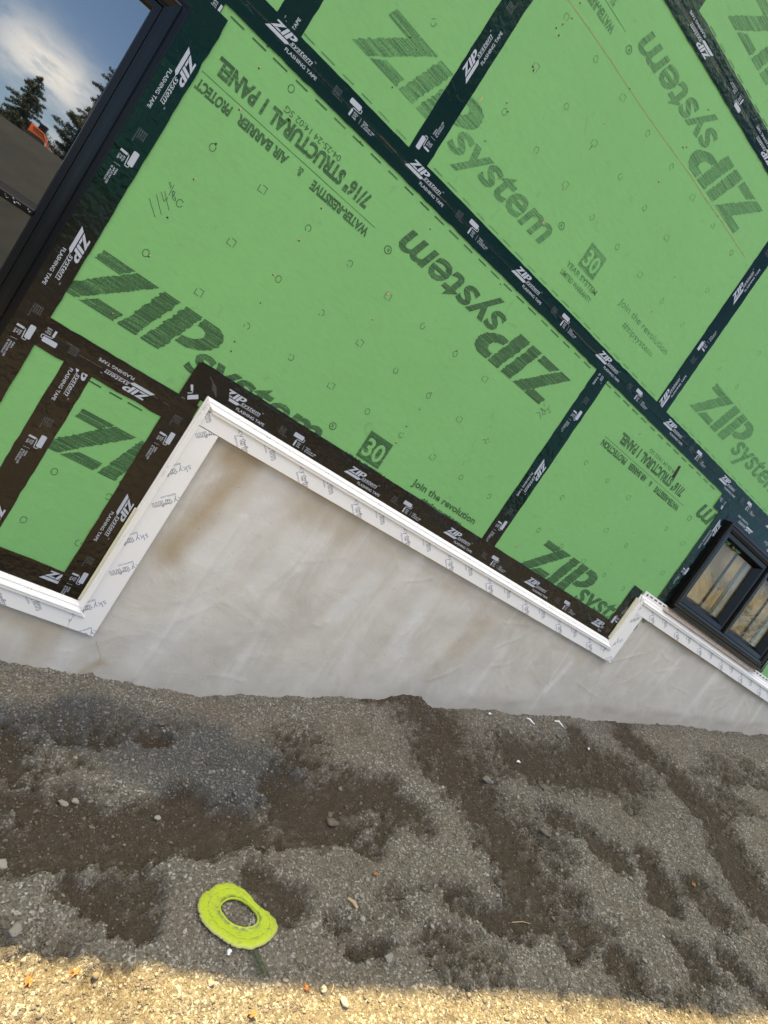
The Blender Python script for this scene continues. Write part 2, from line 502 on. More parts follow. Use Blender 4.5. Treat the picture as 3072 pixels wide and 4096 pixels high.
M['track_dark'] = simple('dim_track', (0.20, 0.22, 0.21), 0.4)
M['dark_bar'] = simple('dark_bar', (0.012, 0.012, 0.012), 0.5)
def mat_ring():
    t = NT('ring_plastic')
    sp = t.ramp(t.noise(190, 3, 0.7), 0.60, 0.68)
    dm = t.ramp(t.noise(17, 5, 0.75, dist=0.8), 0.50, 0.70)
    c = t.mix(t.mul(dm, 0.75), (0.39, 0.48, 0.020), (0.27, 0.30, 0.055))
    c = t.mix(t.mul(t.ramp(t.noise(1, 4, 0.6, t.map((30, 90, 30))), 0.56, 0.7), 0.5), c, (0.20, 0.21, 0.07))
    c = t.mix(t.mul(sp, 0.65), c, (0.12, 0.16, 0.03))
    a = t.attr('edge'); sep = t.n('SeparateColor'); t.l(a.outputs['Color'], sep.inputs['Color'])
    c = t.mix(sep.outputs['Red'], c, (0.34, 0.31, 0.13))
    c = t.mix(t.mul(sep.outputs['Green'], t.ramp(t.noise(60, 3), 0.35, 0.6)), c, (0.10, 0.13, 0.05))
    return t.set(**{'Base Color': c, 'Roughness': 0.48, 'Normal': t.bump(t.noise(130, 3), 0.0010, 0.7)})
M['ring'] = mat_ring()
M['leaf'] = simple('dry_leaf', (0.36, 0.15, 0.045), 0.7, 0.35, 80)
M['scrap'] = simple('white_plastic', (0.80, 0.80, 0.80), 0.4)
M['stick'] = simple('pale_wood', (0.42, 0.31, 0.18), 0.8, 0.2, 60)
M['fir'] = simple('fir_green', (0.035, 0.06, 0.02), 0.7, 0.3, 60)
M['needle'] = simple('conifer_needles', (0.035, 0.055, 0.028), 0.7, 0.45, 1.3)
M['bark'] = simple('bark', (0.085, 0.066, 0.05), 0.9, 0.3, 9)
M['orange'] = simple('machine_orange', (0.75, 0.15, 0.02), 0.45)
M['rubber'] = simple('black_rubber', (0.02, 0.02, 0.02), 0.8)

# ------------------------------------------------------------------ ground shape
BX = np.array([-60., -8., -3., -0.9, -0.317, -0.052, 0.45, 1.009, 1.28, 1.407, 1.52, 1.62, 2.056, 3.047, 4.599, 6.0, 9.0, 14., 60.])
BZ = np.array([-3.4, -3.2, -2.85, -2.48, -2.375, -2.347, -2.257, -2.075, -1.985, -1.905, -1.892, -1.915, -1.795, -1.515, -1.111, -0.80, -0.45, -0.35, -0.30])
FX = np.array([-60., -8., -3., 0.0, 2.0, 4.6, 7., 10., 60.])
FZ = np.array([-3.4, -3.2, -2.95, -2.335, -1.80, -1.13, -0.75, -0.5, -0.4])

def vnoise(x, y, seed):
    x = np.asarray(x, float); y = np.asarray(y, float)
    xi = np.floor(x).astype(np.int64); yi = np.floor(y).astype(np.int64)
    fx = x - xi; fy = y - yi
    fx = fx*fx*fx*(fx*(fx*6-15)+10); fy = fy*fy*fy*(fy*(fy*6-15)+10)
    def h(a, b):
        n = (a * 374761393 + b * 668265263 + seed * 982451653) & 0x7fffffff
        n = ((n ^ (n >> 13)) * 1274126177) & 0x7fffffff
        return ((n ^ (n >> 16)) & 0xffff) / 32767.5 - 1
    return (h(xi, yi)*(1-fx) + h(xi+1, yi)*fx)*(1-fy) + (h(xi, yi+1)*(1-fx) + h(xi+1, yi+1)*fx)*fy

def fbm(x, y, seed, octv=4, gain=0.5):
    s = 0; a = 1
    for k in range(octv):
        s = s + a * vnoise(x * 2**k, y * 2**k, seed + k * 17); a *= gain
    return s

def gplane(q):                      # pixel to the mean ground plane
    dv = ray(*q)
    n = np.array([-0.255, -0.05, 1.0])
    tt = (-2.33 - CAM @ n) / (dv @ n)
    return CAM + dv * tt

# damp, dark earth: centre lines in the photograph, width in metres
DAMP = [([(862,1500),(890,1515),(930,1570),(970,1630)], .17), ([(925,1580),(965,1640),(1010,1700),(1055,1755),(1100,1830),(1140,1925)], .12),
        ([(800,1515),(870,1510),(900,1525)], .05),
        ([(-60,1735),(0,1722),(90,1735),(200,1768),(300,1772),(395,1742)], .085), ([(370,1740),(400,1790),(470,1800),(530,1785)], .07),
        ([(610,1685),(680,1725),(640,1770),(760,1775)], .07), ([(700,1735),(770,1700),(850,1715),(885,1745)], .085), ([(500,1790),(600,1800),(700,1790)], .05),
        ([(1330,1572),(1385,1625),(1440,1675),(1490,1725),(1535,1790),(1600,1890),(1680,1990)], .10),
        ([(1130,1640),(1200,1655),(1290,1650),(1320,1660)], .16), ([(1240,1590),(1280,1640)], .07), ([(1205,1775),(1270,1810),(1330,1855)], .075),
        ([(1400,1850),(1425,1905),(1440,1950)], .055), ([(1510,1925),(1560,1990)], .07), ([(1570,2080),(1640,2160)], .06),
        ([(1000,1950),(1060,1985),(1190,2000),(1270,2005)], .055), ([(1200,2000),(1230,2060)], .04), ([(60,1835),(200,1830),(300,1850)], .065),
        ([(-40,1640),(20,1655)], .06), ([(330,1905),(230,1900)], .05), ([(560,1895),(610,1950)], .055), ([(0,1815),(40,1840)], .06),
        ([(770,2050),(830,2040)], .03), ([(1340,2075),(1360,2100)], .05), ([(1100,1830),(1180,1900),(1260,1940)], .045), ([(170,1900),(300,1985)], .045),
        ([(1480,2050),(1520,2110)], .05), ([(640,1640),(720,1655)], .03), ([(860,1760),(800,1820)], .05),
        ([(0,1590),(40,1615)], .05), ([(1610,1890),(1659,1960)], .07), ([(330,1583),(352,1588)], .03)]
DAMP_W = [(np.array([gplane(O(*p))[:2] for p in pl]), w) for pl, w in DAMP]
BLUE_W = [(np.array([gplane(O(*p))[:2] for p in pl]), w) for pl, w in
          [([(290,1590),(420,1615),(560,1650)], .22), ([(380,1700),(560,1690)], .10), ([(0,1560),(200,1560)], .16)]]

def dist_poly(x, y, P):
    best = np.full(np.shape(x), 1e9)
    for A, B in zip(P[:-1], P[1:]):
        dx, dy = B - A
        tt = np.clip(((x-A[0])*dx + (y-A[1])*dy) / max(dx*dx+dy*dy, 1e-9), 0, 1)
        best = np.minimum(best, np.hypot(x - A[0] - tt*dx, y - A[1] - tt*dy))
    return best

def sstep(a, b, v):
    q = np.clip((v - a) / (b - a), 0, 1); return q*q*(3-2*q)

def near_mask(x, y): return (x > -2) & (x < 8) & (y > -3.2) & (y < 0.3)

def damp_at(x, y):
    out = np.zeros(np.shape(x)); m = near_mask(x, y)
    if not m.any(): return out
    xx, yy = x[m], y[m]
    wob = fbm(xx*9, yy*9, 3, 4)*0.028 + fbm(xx*45, yy*45, 5, 2)*0.008
    acc = np.zeros(xx.shape)
    for P, w in DAMP_W:
        acc = np.maximum(acc, 1 - sstep(w*0.40, w*1.75, dist_poly(xx, yy, P) + wob))
    acc = acc*(1.12 + 0.34*fbm(xx*16, yy*16, 23, 3)); acc = np.clip(acc, 0, 1)
    sp = sstep(0.05, 0.75, fbm(xx*3.6, yy*4.6, 21, 5)) * 0.65 * sstep(-0.10, -0.35, yy) * (1 - 0.75*sstep(-1.0, -1.25, yy + 0.2*xx))
    tot = np.maximum(acc, sp)
    grit = fbm(xx*48, yy*48, 27, 3)
    out[m] = np.clip(tot + 1.5*grit*tot*(1 - tot) + 0.10*grit*tot, 0, 1)
    return out

def blue_at(x, y):
    out = np.zeros(np.shape(x)); m = near_mask(x, y)
    if not m.any(): return out
    xx, yy = x[m], y[m]
    wob = fbm(xx*6, yy*6, 9, 3)*0.07
    acc = np.zeros(xx.shape)
    for P, w in BLUE_W:
        acc = np.maximum(acc, 1 - sstep(w*0.2, w*1.2, dist_poly(xx, yy, P) + wob))
    out[m] = acc
    return out

RINGC = gplane((700 + 840*.30139, 3450 + 690*.30139))
def ground_z(x, y, damp=None):
    x = np.asarray(x, float); y = np.asarray(y, float)
    w = np.exp(np.minimum(y, 0) / 0.28)             # near the wall the exact meeting line counts
    z = w*np.interp(x, BX, BZ) + (1-w)*np.interp(x, FX, FZ)
    z = z + 0.05 * np.maximum(np.minimum(y, 0), -9)
    # far from the house the slope levels out into a low yard and a bank
    far = sstep(-4.0, -11.0, y)
    z = z*(1-far) + far*(-2.95 + 0.018*x*np.exp(-np.abs(x)/60))
    # a bare slope climbs beyond the yard to a ridge
    z = z + np.interp(-y, [0, 13, 20, 78, 84, 150, 400], [0, 0, 0.8, 9.6, 9.6, 2.0, 2.0])
    near = sstep(-7, -3, y)
    amp = (1 - 0.5*np.exp(np.minimum(y, 0)/0.05)) * (1 - 0.9*np.exp(-(((x - RINGC[0])**2 + (y - RINGC[1])**2)/0.15**2)**2))
    z = z + near*amp*(0.020*fbm(x*2.1, y*2.6, 31, 3) + 0.0065*fbm(x*7, y*7, 37, 3) + 0.0062*fbm(x*26, y*26, 41, 3))
    z = z + (1-near)*0.05*fbm(x*0.8, y*0.8, 43, 3)
    z = z + near*np.exp(np.minimum(y, 0)/0.045)*(0.010*fbm(x*13, y*0, 47, 3) + 0.004*np.maximum(fbm(x*34, y*6, 49, 2), 0))
    if damp is None: damp = damp_at(x, y)
    z = z - 0.036*damp*sstep(-0.02, -0.2, y)*(1 - np.exp(-(((x - RINGC[0])**2 + (y - RINGC[1])**2)/0.16**2)**2))
    return z

def gpt(q, lift=0.0):               # pixel to the real ground (a few fixed-point steps)
    P = gplane(q); dv = ray(*q)
    for _ in range(12):
        z = float(ground_z(np.array([P[0]]), np.array([P[1]]))[0])
        tt = (z + lift - CAM[2]) / dv[2]
        P = P*0.4 + (CAM + dv*tt)*0.6
    P[2] = float(ground_z(np.array([P[0]]), np.array([P[1]]))[0]) + lift
    return P

def axis(lo, hi, step, lo_far, hi_far, g=1.28):
    a = list(np.arange(lo, hi, step)); s = step; v = a[0]
    pre = []
    while v > lo_far: s *= g; v -= s; pre.append(v)
    post = []; s = step; v = a[-1]
    while v < hi_far: s *= g; v += s; post.append(v)
    return np.array(pre[::-1] + a + post)
gx = axis(-0.75, 5.0, 0.0075, -320, 320, 1.17)
gy = axis(-2.35, 0.02, 0.0065, -320, 0.2, 1.10)
GX, GY = np.meshgrid(gx, gy)
fx_, fy_ = GX.ravel(), GY.ravel()
dmp = damp_at(fx_, fy_); blu = blue_at(fx_, fy_)
gz = ground_z(fx_, fy_, dmp)
ny_, nx_ = GX.shape
idx = np.arange(nx_*ny_).reshape(ny_, nx_)
quads = np.stack([idx[:-1,:-1].ravel(), idx[:-1,1:].ravel(), idx[1:,1:].ravel(), idx[1:,:-1].ravel()], 1)
ground = mesh_np('ground', np.stack([fx_, fy_, gz], 1), quads, M['ground'], smooth=True)
ca = ground.data.color_attributes.new('soil', 'FLOAT_COLOR', 'POINT')
farc = sstep(-9.5, -12.0, fy_ + 0.8*fbm(fx_*0.3, fy_*0.3, 61, 3))
ca.data.foreach_set('color', np.stack([dmp*0.93, blu*0.8, farc, np.ones_like(dmp)], 1).astype(np.float32).ravel())
tag(ground, kind='structure')

# gravel: many small stones in one object
def ico(sub):
    bm = bmesh.new(); bmesh.ops.create_icosphere(bm, subdivisions=sub, radius=1)
    v = np.array([p.co[:] for p in bm.verts]); fc = np.array([[q.index for q in p.verts] for p in bm.faces]); bm.free()
    return v, fc

def scatter(n, sub, rlo, rhi, region, seed, keep_damp):
    rg = np.random.default_rng(seed)
    x = rg.uniform(region[0], region[1], n); y = rg.uniform(region[2], region[3], n)
    # keep what the camera's side of the yard shows: cut the empty corner of the box
    vis = (x < 2.0 + 3.2*(y + 1.9)/1.9 + 0.6) | (y > -1.0)
    x, y = x[vis], y[vis]
    dens = 0.62 + 0.38*fbm(x*3.0, y*3.0, 71, 3)
    dd = damp_at(x, y); bb = blue_at(x, y)
    k = rg.random(len(x)) < np.clip(dens + 0.15 + 0.5*bb, 0.35, 1) * (1 - (1-keep_damp)*dd)
    x, y, dd, bb = x[k], y[k], dd[k], bb[k]
    n = len(x)
    lit = y < -1.12 - 0.23*np.maximum(x, 0)
    rad = rlo * (rhi/rlo) ** (rg.random(n)**np.where(lit, 4.5, 2.4))
    z = ground_z(x, y, dd)
    v, fc = ico(sub)
    sc = rg.uniform(0.62, 1.25, (n, 3)); sc[:, 2] *= 0.72
    ang = rg.uniform(0, 6.283, n); tilt = rg.normal(0, 0.35, n)
    V = v[None]*(1 + rg.uniform(-0.17, 0.17, (n, len(v), 1))) * sc[:, None, :] * rad[:, None, None]
    ct, st = np.cos(tilt)[:, None], np.sin(tilt)[:, None]
    V = np.stack([V[:,:,0], V[:,:,1]*ct - V[:,:,2]*st, V[:,:,1]*st + V[:,:,2]*ct], 2)
    ct, st = np.cos(ang)[:, None], np.sin(ang)[:, None]
    V = np.stack([V[:,:,0]*ct - V[:,:,1]*st, V[:,:,0]*st + V[:,:,1]*ct, V[:,:,2]], 2)
    V += np.stack([x, y, z + rad*0.22], 1)[:, None, :]
    Fa = (fc[None] + (np.arange(n)*len(v))[:, None, None]).reshape(-1, 3)
    tone = np.clip(rg.beta(1.4, 3.0, n) + (rg.random(n) < 0.05)*0.5, 0, 1)
    col = np.stack([tone, np.clip(bb*rg.uniform(0.2, 1.0, n) + (rg.random(n) < 0.10)*0.5, 0, 1), np.clip(dd*0.85 + (rg.random(n) < 0.12)*0.35, 0, 1), np.ones(n)], 1)
    return V.reshape(-1, 3), Fa, np.repeat(col, len(v), 0)
parts_ = [scatter(125000, 1, 0.0015, 0.0052, (-0.7, 3.0, -2.0, -0.005), 1, 0.30),
          scatter(52000, 1, 0.0016, 0.0055, (1.6, 5.0, -1.6, -0.005), 2, 0.30),
          scatter(9000, 2, 0.0040, 0.0092, (-0.7, 3.6, -2.0, -0.03), 3, 0.40),
          scatter(9000, 1, 0.0018, 0.0075, (-0.5, 4.8, -0.05, 0.0), 4, 0.5)]
VV, FF, CC, off = [], [], [], 0
for v_, f_, c_ in parts_:
    VV.append(v_); FF.append(f_ + off); CC.append(c_); off += len(v_)
gravel = mesh_np('gravel', np.concatenate(VV), np.concatenate(FF), M['stone'], smooth=True)
ca = gravel.data.color_attributes.new('tone', 'FLOAT_COLOR', 'POINT')
ca.data.foreach_set('color', np.concatenate(CC).astype(np.float32).ravel())
tag(gravel, 'loose grey brown gravel scattered over the sloping soil', 'gravel', kind='stuff')

# ------------------------------------------------------------------ foundation wall
XB, XC = -0.190, 2.443             # where the trim steps
def trim_low(x): return np.where(x < -0.10, -2.10, np.where(x < 2.50, -1.175, -0.85))
fxs = np.arange(-1.2, 6.0, 0.009); fzs = np.arange(-2.95, -0.80, 0.009)
AX, AZ = np.meshgrid(fxs, fzs); ax_, az_ = AX.ravel(), AZ.ravel()
bumpy = 0.0065*fbm(ax_*2.3, az_*1.4, 81, 3) + 0.0022*fbm(ax_*9, az_*6, 83, 3) + 0.0035*np.maximum(fbm(ax_*5 + az_*2.2, az_*1.3, 85, 2) - .25, 0)
for (p, q, hgt, wid) in [(T(0,2,1580,40), T(0,2,870,1080), .0045, .010), (T(1,2,1060,500), T(1,2,860,790), .002, .02), (T(2,2,1065,990), T(2,2,830,1240), .003, .012)]:
    A, B = W(p), W(q)
    P = np.array([[A[0], A[2]], [B[0], B[2]]])
    bumpy += hgt*np.exp(-(dist_poly(ax_ + 0.006*fbm(ax_*3, az_*3, 5, 2), az_, P)/wid)**2)
for _ in range(60):
    x0_ = RNG.uniform(-.2, 4.2); z0_ = np.interp(x0_, BX, BZ) + RNG.uniform(.08, .95); a_ = RNG.choice([.45, -.35, 1.35, .9]) + RNG.normal(0, .25); L_ = RNG.uniform(.05, .28)
    m_ = (np.abs(ax_ - x0_) < .3) & (np.abs(az_ - z0_) < .3)
    P = np.array([[x0_ - L_/2*math.cos(a_), z0_ - L_/2*math.sin(a_)], [x0_ + .01, z0_ + RNG.uniform(-.012, .012)], [x0_ + L_/2*math.cos(a_), z0_ + L_/2*math.sin(a_)]])
    bumpy[m_] += RNG.uniform(.0008, .0024)*np.exp(-(dist_poly(ax_[m_], az_[m_], P)/RNG.uniform(.005, .009))**2)
fy = 0.004 - bumpy
ni = np.arange(len(ax_)).reshape(AX.shape)
q4 = np.stack([ni[:-1,:-1].ravel(), ni[:-1,1:].ravel(), ni[1:,1:].ravel(), ni[1:,:-1].ravel()], 1)
cxz = ax_[q4].mean(1), az_[q4].mean(1)
q4 = q4[cxz[1] < trim_low(cxz[0])]
foundation = mesh_np('foundation_wall', np.stack([ax_, fy, az_], 1), q4, M['concrete'], smooth=True)
st = np.zeros((len(ax_), 4), np.float32); st[:, 3] = 1
def stain(ch, pts, w, k, wob=0.03):
    P = np.array([W(O(*p))[[0, 2]] for p in pts])
    dq = dist_poly(ax_, az_, P) + wob*fbm(ax_*8, az_*3.5, 90 + len(pts), 4)
    st[:, ch] = np.maximum(st[:, ch], k*(1 - sstep(w*0.15, w, dq)))
stain(0, [(500,985),(545,1010),(500,1075),(430,1140),(375,1190)], .115, 1.0, .022)
stain(0, [(470,960),(640,1060),(760,1130)], .12, .5)
stain(0, [(985,1410),(1040,1350)], .075, .42, .04); stain(0, [(930,1450),(1000,1395)], .07, .25, .04)
stain(0, [(120,1345),(90,1420)], .07, .55); stain(0, [(190,1440),(220,1430),(180,1450)], .045, .8)
stain(0, [(0,1320),(60,1345)], .06, .45)
stain(0, [(740,1130),(1300,1440)], .05, .25); stain(0, [(1380,1330),(1640,1510)], .06, .3)
stain(2, [(600,1040),(520,1130),(460,1200)], .16, .55); stain(2, [(640,1170),(560,1270)], .13, .5); stain(2, [(800,1250),(740,1330)], .09, .5)
stain(2, [(930,1280),(850,1400)], .07, .4); stain(2, [(1090,1400),(1020,1490)], .08, .5); stain(2, [(420,1300),(300,1430)], .12, .3)
stain(2, [(1180,1490),(1230,1430)], .03, .5); stain(2, [(150,1400),(120,1430)], .10, .3)
bz = np.interp(ax_, BX, BZ)
mud = np.exp(-np.maximum(az_ - bz - 0.045 - 0.02*fbm(ax_*4, az_*0, 99, 3), 0)/0.035)
lineat = np.exp(-((az_ - bz - 0.085 - 0.012*fbm(ax_*5, az_*0, 98, 3))/0.026)**2)*sstep(1.3, 1.9, ax_)
st[:, 1] = np.clip(mud*(0.12 + 0.35*sstep(0.9, 2.2, ax_)) + 0.40*lineat*(0.5+0.5*fbm(ax_*6, az_*6, 97, 3)), 0, 0.9)
ca = foundation.data.color_attributes.new('stain', 'FLOAT_COLOR', 'POINT'); ca.data.foreach_set('color', st.ravel())
tag(foundation, 'long parged grey concrete foundation wall with ochre wash stains below the white trim', 'foundation')
sb = Solid()
sb.box(-1.6, -0.09, 0.03, 0.24, -3.3, -2.08); sb.box(-0.085, 2.50, 0.03, 0.24, -3.3, -1.16); sb.box(2.505, 6.4, 0.03, 0.24, -3.3, -0.84)
sb.build('concrete_core', M['concrete'], foundation)
cr_ = Flat()
for pl in ([T(2,2,590,960), T(2,2,585,1000), T(2,2,548,1090), T(2,2,525,1140), T(2,2,505,1225)], [T(0,2,625,830), T(0,2,640,880), T(0,2,655,930), T(0,2,640,990)]):
    cr_.line([(W(p)[0] + random.uniform(-.003, .003), W(p)[2]) for p in pl], 0.0013)
cr_.build('hairline_crack', simple('crack_shadow', (0.29, 0.26, 0.22), 0.9), foundation, -0.0075)

# ------------------------------------------------------------------ sheathing panels
PANELS = {}
def panel(key, rects, label):
    s = Solid()
    for x0, x1, z0, z1 in rects: s.box(x0, x1, 0.0, 0.011, z0, z1)
    o = s.build('sheathing_panel', M['green'])
    tag(o, label, 'wall panel', 'green sheathing panels of the house wall')
    PANELS[key] = o
    return o
X2, X0, X3, X4 = 0.0, -0.579, 1.736, 1.2995
panel('A', [(-2.2, X4-.0015, -0.118, -0.0015), (-0.835, X4-.0015, -1.2185, -0.118)], 'large green wall panel right of the big black window, lettered upside down along its top')
panel('B', [(X4+.0015, 2.46, -1.15, -0.0015), (2.46, 2.71, -.84, -0.0015), (2.71, 3.885, -0.15, -0.0015), (2.71, 3.885, -.84, -0.735), (3.885, 6.2, -.84, -0.0015)], 'green wall panel round the small bronze window, below the long diagonal tape')
panel('C', [(-1.0, X0-.0015, .0015, 1.2185), (-2.2, -1.0, .0015, 1.15)], 'green wall panel above the big black window, at the top left corner of the picture')
panel('D', [(X0+.0015, X2-.0015, .0015, 1.2185)], 'narrow green wall panel with a big faded letter Z between two rising tapes')
panel('E', [(X2+.0015, X3-.0015, .0015, 1.2185)], 'green wall panel crossed by a faint orange chalk line, above the long tape')
panel('F', [(X3+.0015, 6.2, .0015, 1.2185)], 'green wall panel at the right edge, right of the last rising tape')
panel('G', [(-.70, .60, 1.2215, 1.75)], 'green wall panel over the topmost tape, left of the short tape stub')
panel('H', [(.603, 6.2, 1.2215, 2.4)], 'green wall panel in the top right corner with part of a big letter Z')
panel('I', [(-1.6, -.5915, -2.15, -1.2215)], 'small green wall panel strip left of the tape at the lower left')
panel('J', [(-.5885, -.235, -2.15, -1.2215)], 'small green wall panel with one dark letter Z beside the white stepped trim')

INKS = {k: (Flat(), Flat(), Flat(), Flat(), Flat()) for k in PANELS}      # small ink marks, pale marks, pencil, hole, chip
PRINTS = []                                                              # (part name, panel, pale, Flat)
def fresh(name, k, pale=False):
    fl = Flat(); PRINTS.append((name, k, pale, fl)); return fl
def pw(q): w_ = W(q); return (w_[0], w_[2])

LOGO = {'top': [(-.155,.145),(-.068,.143),(-.032,.182),(-.143,.182)], 'diag': [(-.216,0),(-.145,0),(.053,.181),(-.027,.181)],
        'bot': [(-.134,0),(-.014,0),(-.001,.038),(-.088,.038)], 'I': [(0,0),(.064,0),(.134,.181),(.071,.181)],
        'P': [(.082,0),(.150,0),(.219,.181),(.155,.181)],
        'bowl': [(.178,.058),(.22,.058),(.268,.077),(.298,.096),(.315,.118),(.321,.145),(.312,.168),(.285,.181),(.229,.181),(.216,.147),(.238,.147),(.253,.140),(.255,.128),(.246,.112),(.228,.098),(.190,.088)]}
def rag(pts, n=16, a=0.0045):        # the printer's ragged edge, in the direction of travel
    out = []
    for p, q in zip(pts, pts[1:] + pts[:1]):
        p = np.array(p); q = np.array(q); L = np.hypot(*(q-p)); k = max(1, int(L/0.006))
        steep = abs(q[1]-p[1]) > 0.3*L
        for i in range(k):
            w_ = p + (q-p)*i/k
            out.append((w_[0] + (random.uniform(-a, a) if steep and i else 0), w_[1]))
    return out
def logo(fl, ox, oz, ang, zip_=True, system=True):
    g = Flat()
    if zip_:
        for pl in LOGO.values(): g.poly(rag(pl))
    if system:
        g.text('system', .247, -.006, .100, .585, bold=0.022, shear=0.30, xh=True)
        g.loop([(.852 + .0145*math.cos(a), .112 + .0145*math.sin(a)) for a in [k*.5236 for k in range(12)]], .003)
        g.text('R', .846, .105, .014, .011, bold=.01)
    fl.place(g, ox, oz, ang)
PI = math.pi
def ink(k, pale=False): return INKS[k][1 if pale else 0]
logo(fresh('printed_logo', 'A'), *pw(T(0,1,760,440)), 0)
logo(fresh('printed_logo', 'A'), *pw(T(2,1,195,632)), PI)
logo(fresh('printed_logo', 'D', True), *pw(T(1,0,925,580)), 0, True, False)
logo(fresh('printed_logo', 'E', True), *pw(T(1,0,925,580)), 0, False, True)
logo(fresh('printed_logo', 'E', True), *pw(T(2,0,1495,1160)), PI)
logo(fresh('printed_logo', 'H', True), *pw(T(2,0,1550,378)), 0)
q = pw(T(0,1,605,1390)); logo(fresh('printed_logo', 'J'), q[0]+.014, q[1], 0, True, False)
logo(fresh('printed_logo', 'B'), *pw(T(2,2,218,440)), 0)
q = pw(T(2,1,1272,1096)); logo(fresh('printed_logo', 'F', True), q[0]+.014, q[1], 0)
q = pw(T(2,2,1150,40)); 
g_ = Flat(); g_.text('system', .247, -.006, .100, .585, bold=.022, shear=.30, xh=True)
fresh('printed_logo', 'B').place(g_, q[0]+.852, q[1]+.112, PI)
PRINTS[-1][3].loop([(q[0] + .0145*math.cos(a), q[1] + .0145*math.sin(a)) for a in [k*.5236 for k in range(12)]], .003)

def words(k, body, S, E_, cap, ang=PI, pale=False, bold=0.03, slot=0):
    A, B = pw(S), pw(E_)
    w_ = abs(A[0]-B[0]) if abs(math.sin(ang)) < .5 else abs(A[1]-B[1])
    x, z = A
    zz = (A[1]+B[1])/2 if abs(math.sin(ang)) < .5 else z
    fresh('printed_words', k, pale).text(body, x, zz, cap, w_, ang, bold, mid=True)
words('A', '7/16" STRUCTURAL 1 PANEL', T(1,0,728,1318), T(0,0,1405,415), .052, bold=.05)
words('A', 'WATER-RESISTIVE', T(1,0,718,1518), T(1,0,360,1190), .033, bold=.05)
words('A', '&', T(1,0,297,1130), T(1,0,268,1100), .030, bold=.03)
words('A', 'AIR BARRIER', T(1,0,200,1048), T(0,0,1538,765), .033, bold=.05)
words('A', 'PROTECT', T(0,0,1490,735), T(0,0,1275,530), .033, bold=.05)
words('A', '04-25-24 14:02 SG', T(1,0,545,1035), T(1,0,188,700), .022, bold=0.0)
ink('A').line([pw(T(1,0,770,1475)), pw(T(0,0,1310,460))], .0022)
words('B', '7/16" STRUCTURAL 1 PANEL', T(2,1,1100,1545), T(2,1,708,1165), .052, bold=.05)
words('B', 'WATER-RESISTIVE', T(2,1,1075,1640), T(2,1,925,1508), .033, bold=.05)
words('B', '&', T(2,1,902,1483), T(2,1,888,1470), .030, bold=.03)
words('B', 'AIR BARRIER', T(2,1,866,1452), T(2,1,757,1355), .033, bold=.05)
words('B', 'PROTECTION', T(2,1,738,1338), T(2,1,582,1205), .033, bold=.05)
words('B', '04-25-24 14:02 SG', T(2,1,1058,1412), T(2,1,895,1258), .022, bold=0)
ink('B').line([pw(T(2,1,1110,1618)), pw(T(2,1,603,1168))], .0022)
words('E', 'WATER-RESISTIVE', T(2,0,652,205), T(2,0,430,-140), .033, pale=True, bold=.05)
words('E', '7/16"', T(2,0,680,10), T(2,0,640,-62), .052, pale=True, bold=.05)
ink('E', 1).line([pw(T(2,0,735,205)), pw(T(2,0,600,-10))], .0022)
def box30(k, bl, br, pale):
    A, B = pw(bl), pw(br); s_ = B[0]-A[0]; g = Flat()
    n = 9
    # the figures stay unprinted: a printed square with the digits laid back over it in bare panel colour
    fresh('printed_square', k, pale).rect(A[0], A[0]+s_, A[1], A[1]+s_)
    g.text('30', A[0]+.10*s_, A[1]+.16*s_, .66*s_, .80*s_, bold=.02)
    return g
NEG = {'A': box30('A', T(1,1,645,1290), T(1,1,790,1378), 0), 'E': box30('E', T(2,1,425,55), T(2,1,522,158), 1)}
words('A', 'YEAR SYSTEM', T(1,1,572,1282), T(1,1,832,1436), .022, 0)
words('E', 'YEAR SYSTEM', T(2,1,355,45), T(2,1,548,240), .024, 0, True)
words('E', 'LIMITED WARRANTY', T(2,1,318,97), T(2,1,510,288), .022, 0, True)
words('A', 'Join the revolution', T(1,1,1015,1465), (1903, 2082), .034, 0)
words('A', '#zipsystem', T(1,1,1062,1590), (1850, 2092), .030, 0)
words('E', 'Join the revolution', T(2,1,702,285), T(2,1,1008,622), .034, 0, True, .0)
words('E', '#zipsystem', T(2,1,728,430), T(2,1,905,640), .032, 0, True, .0)

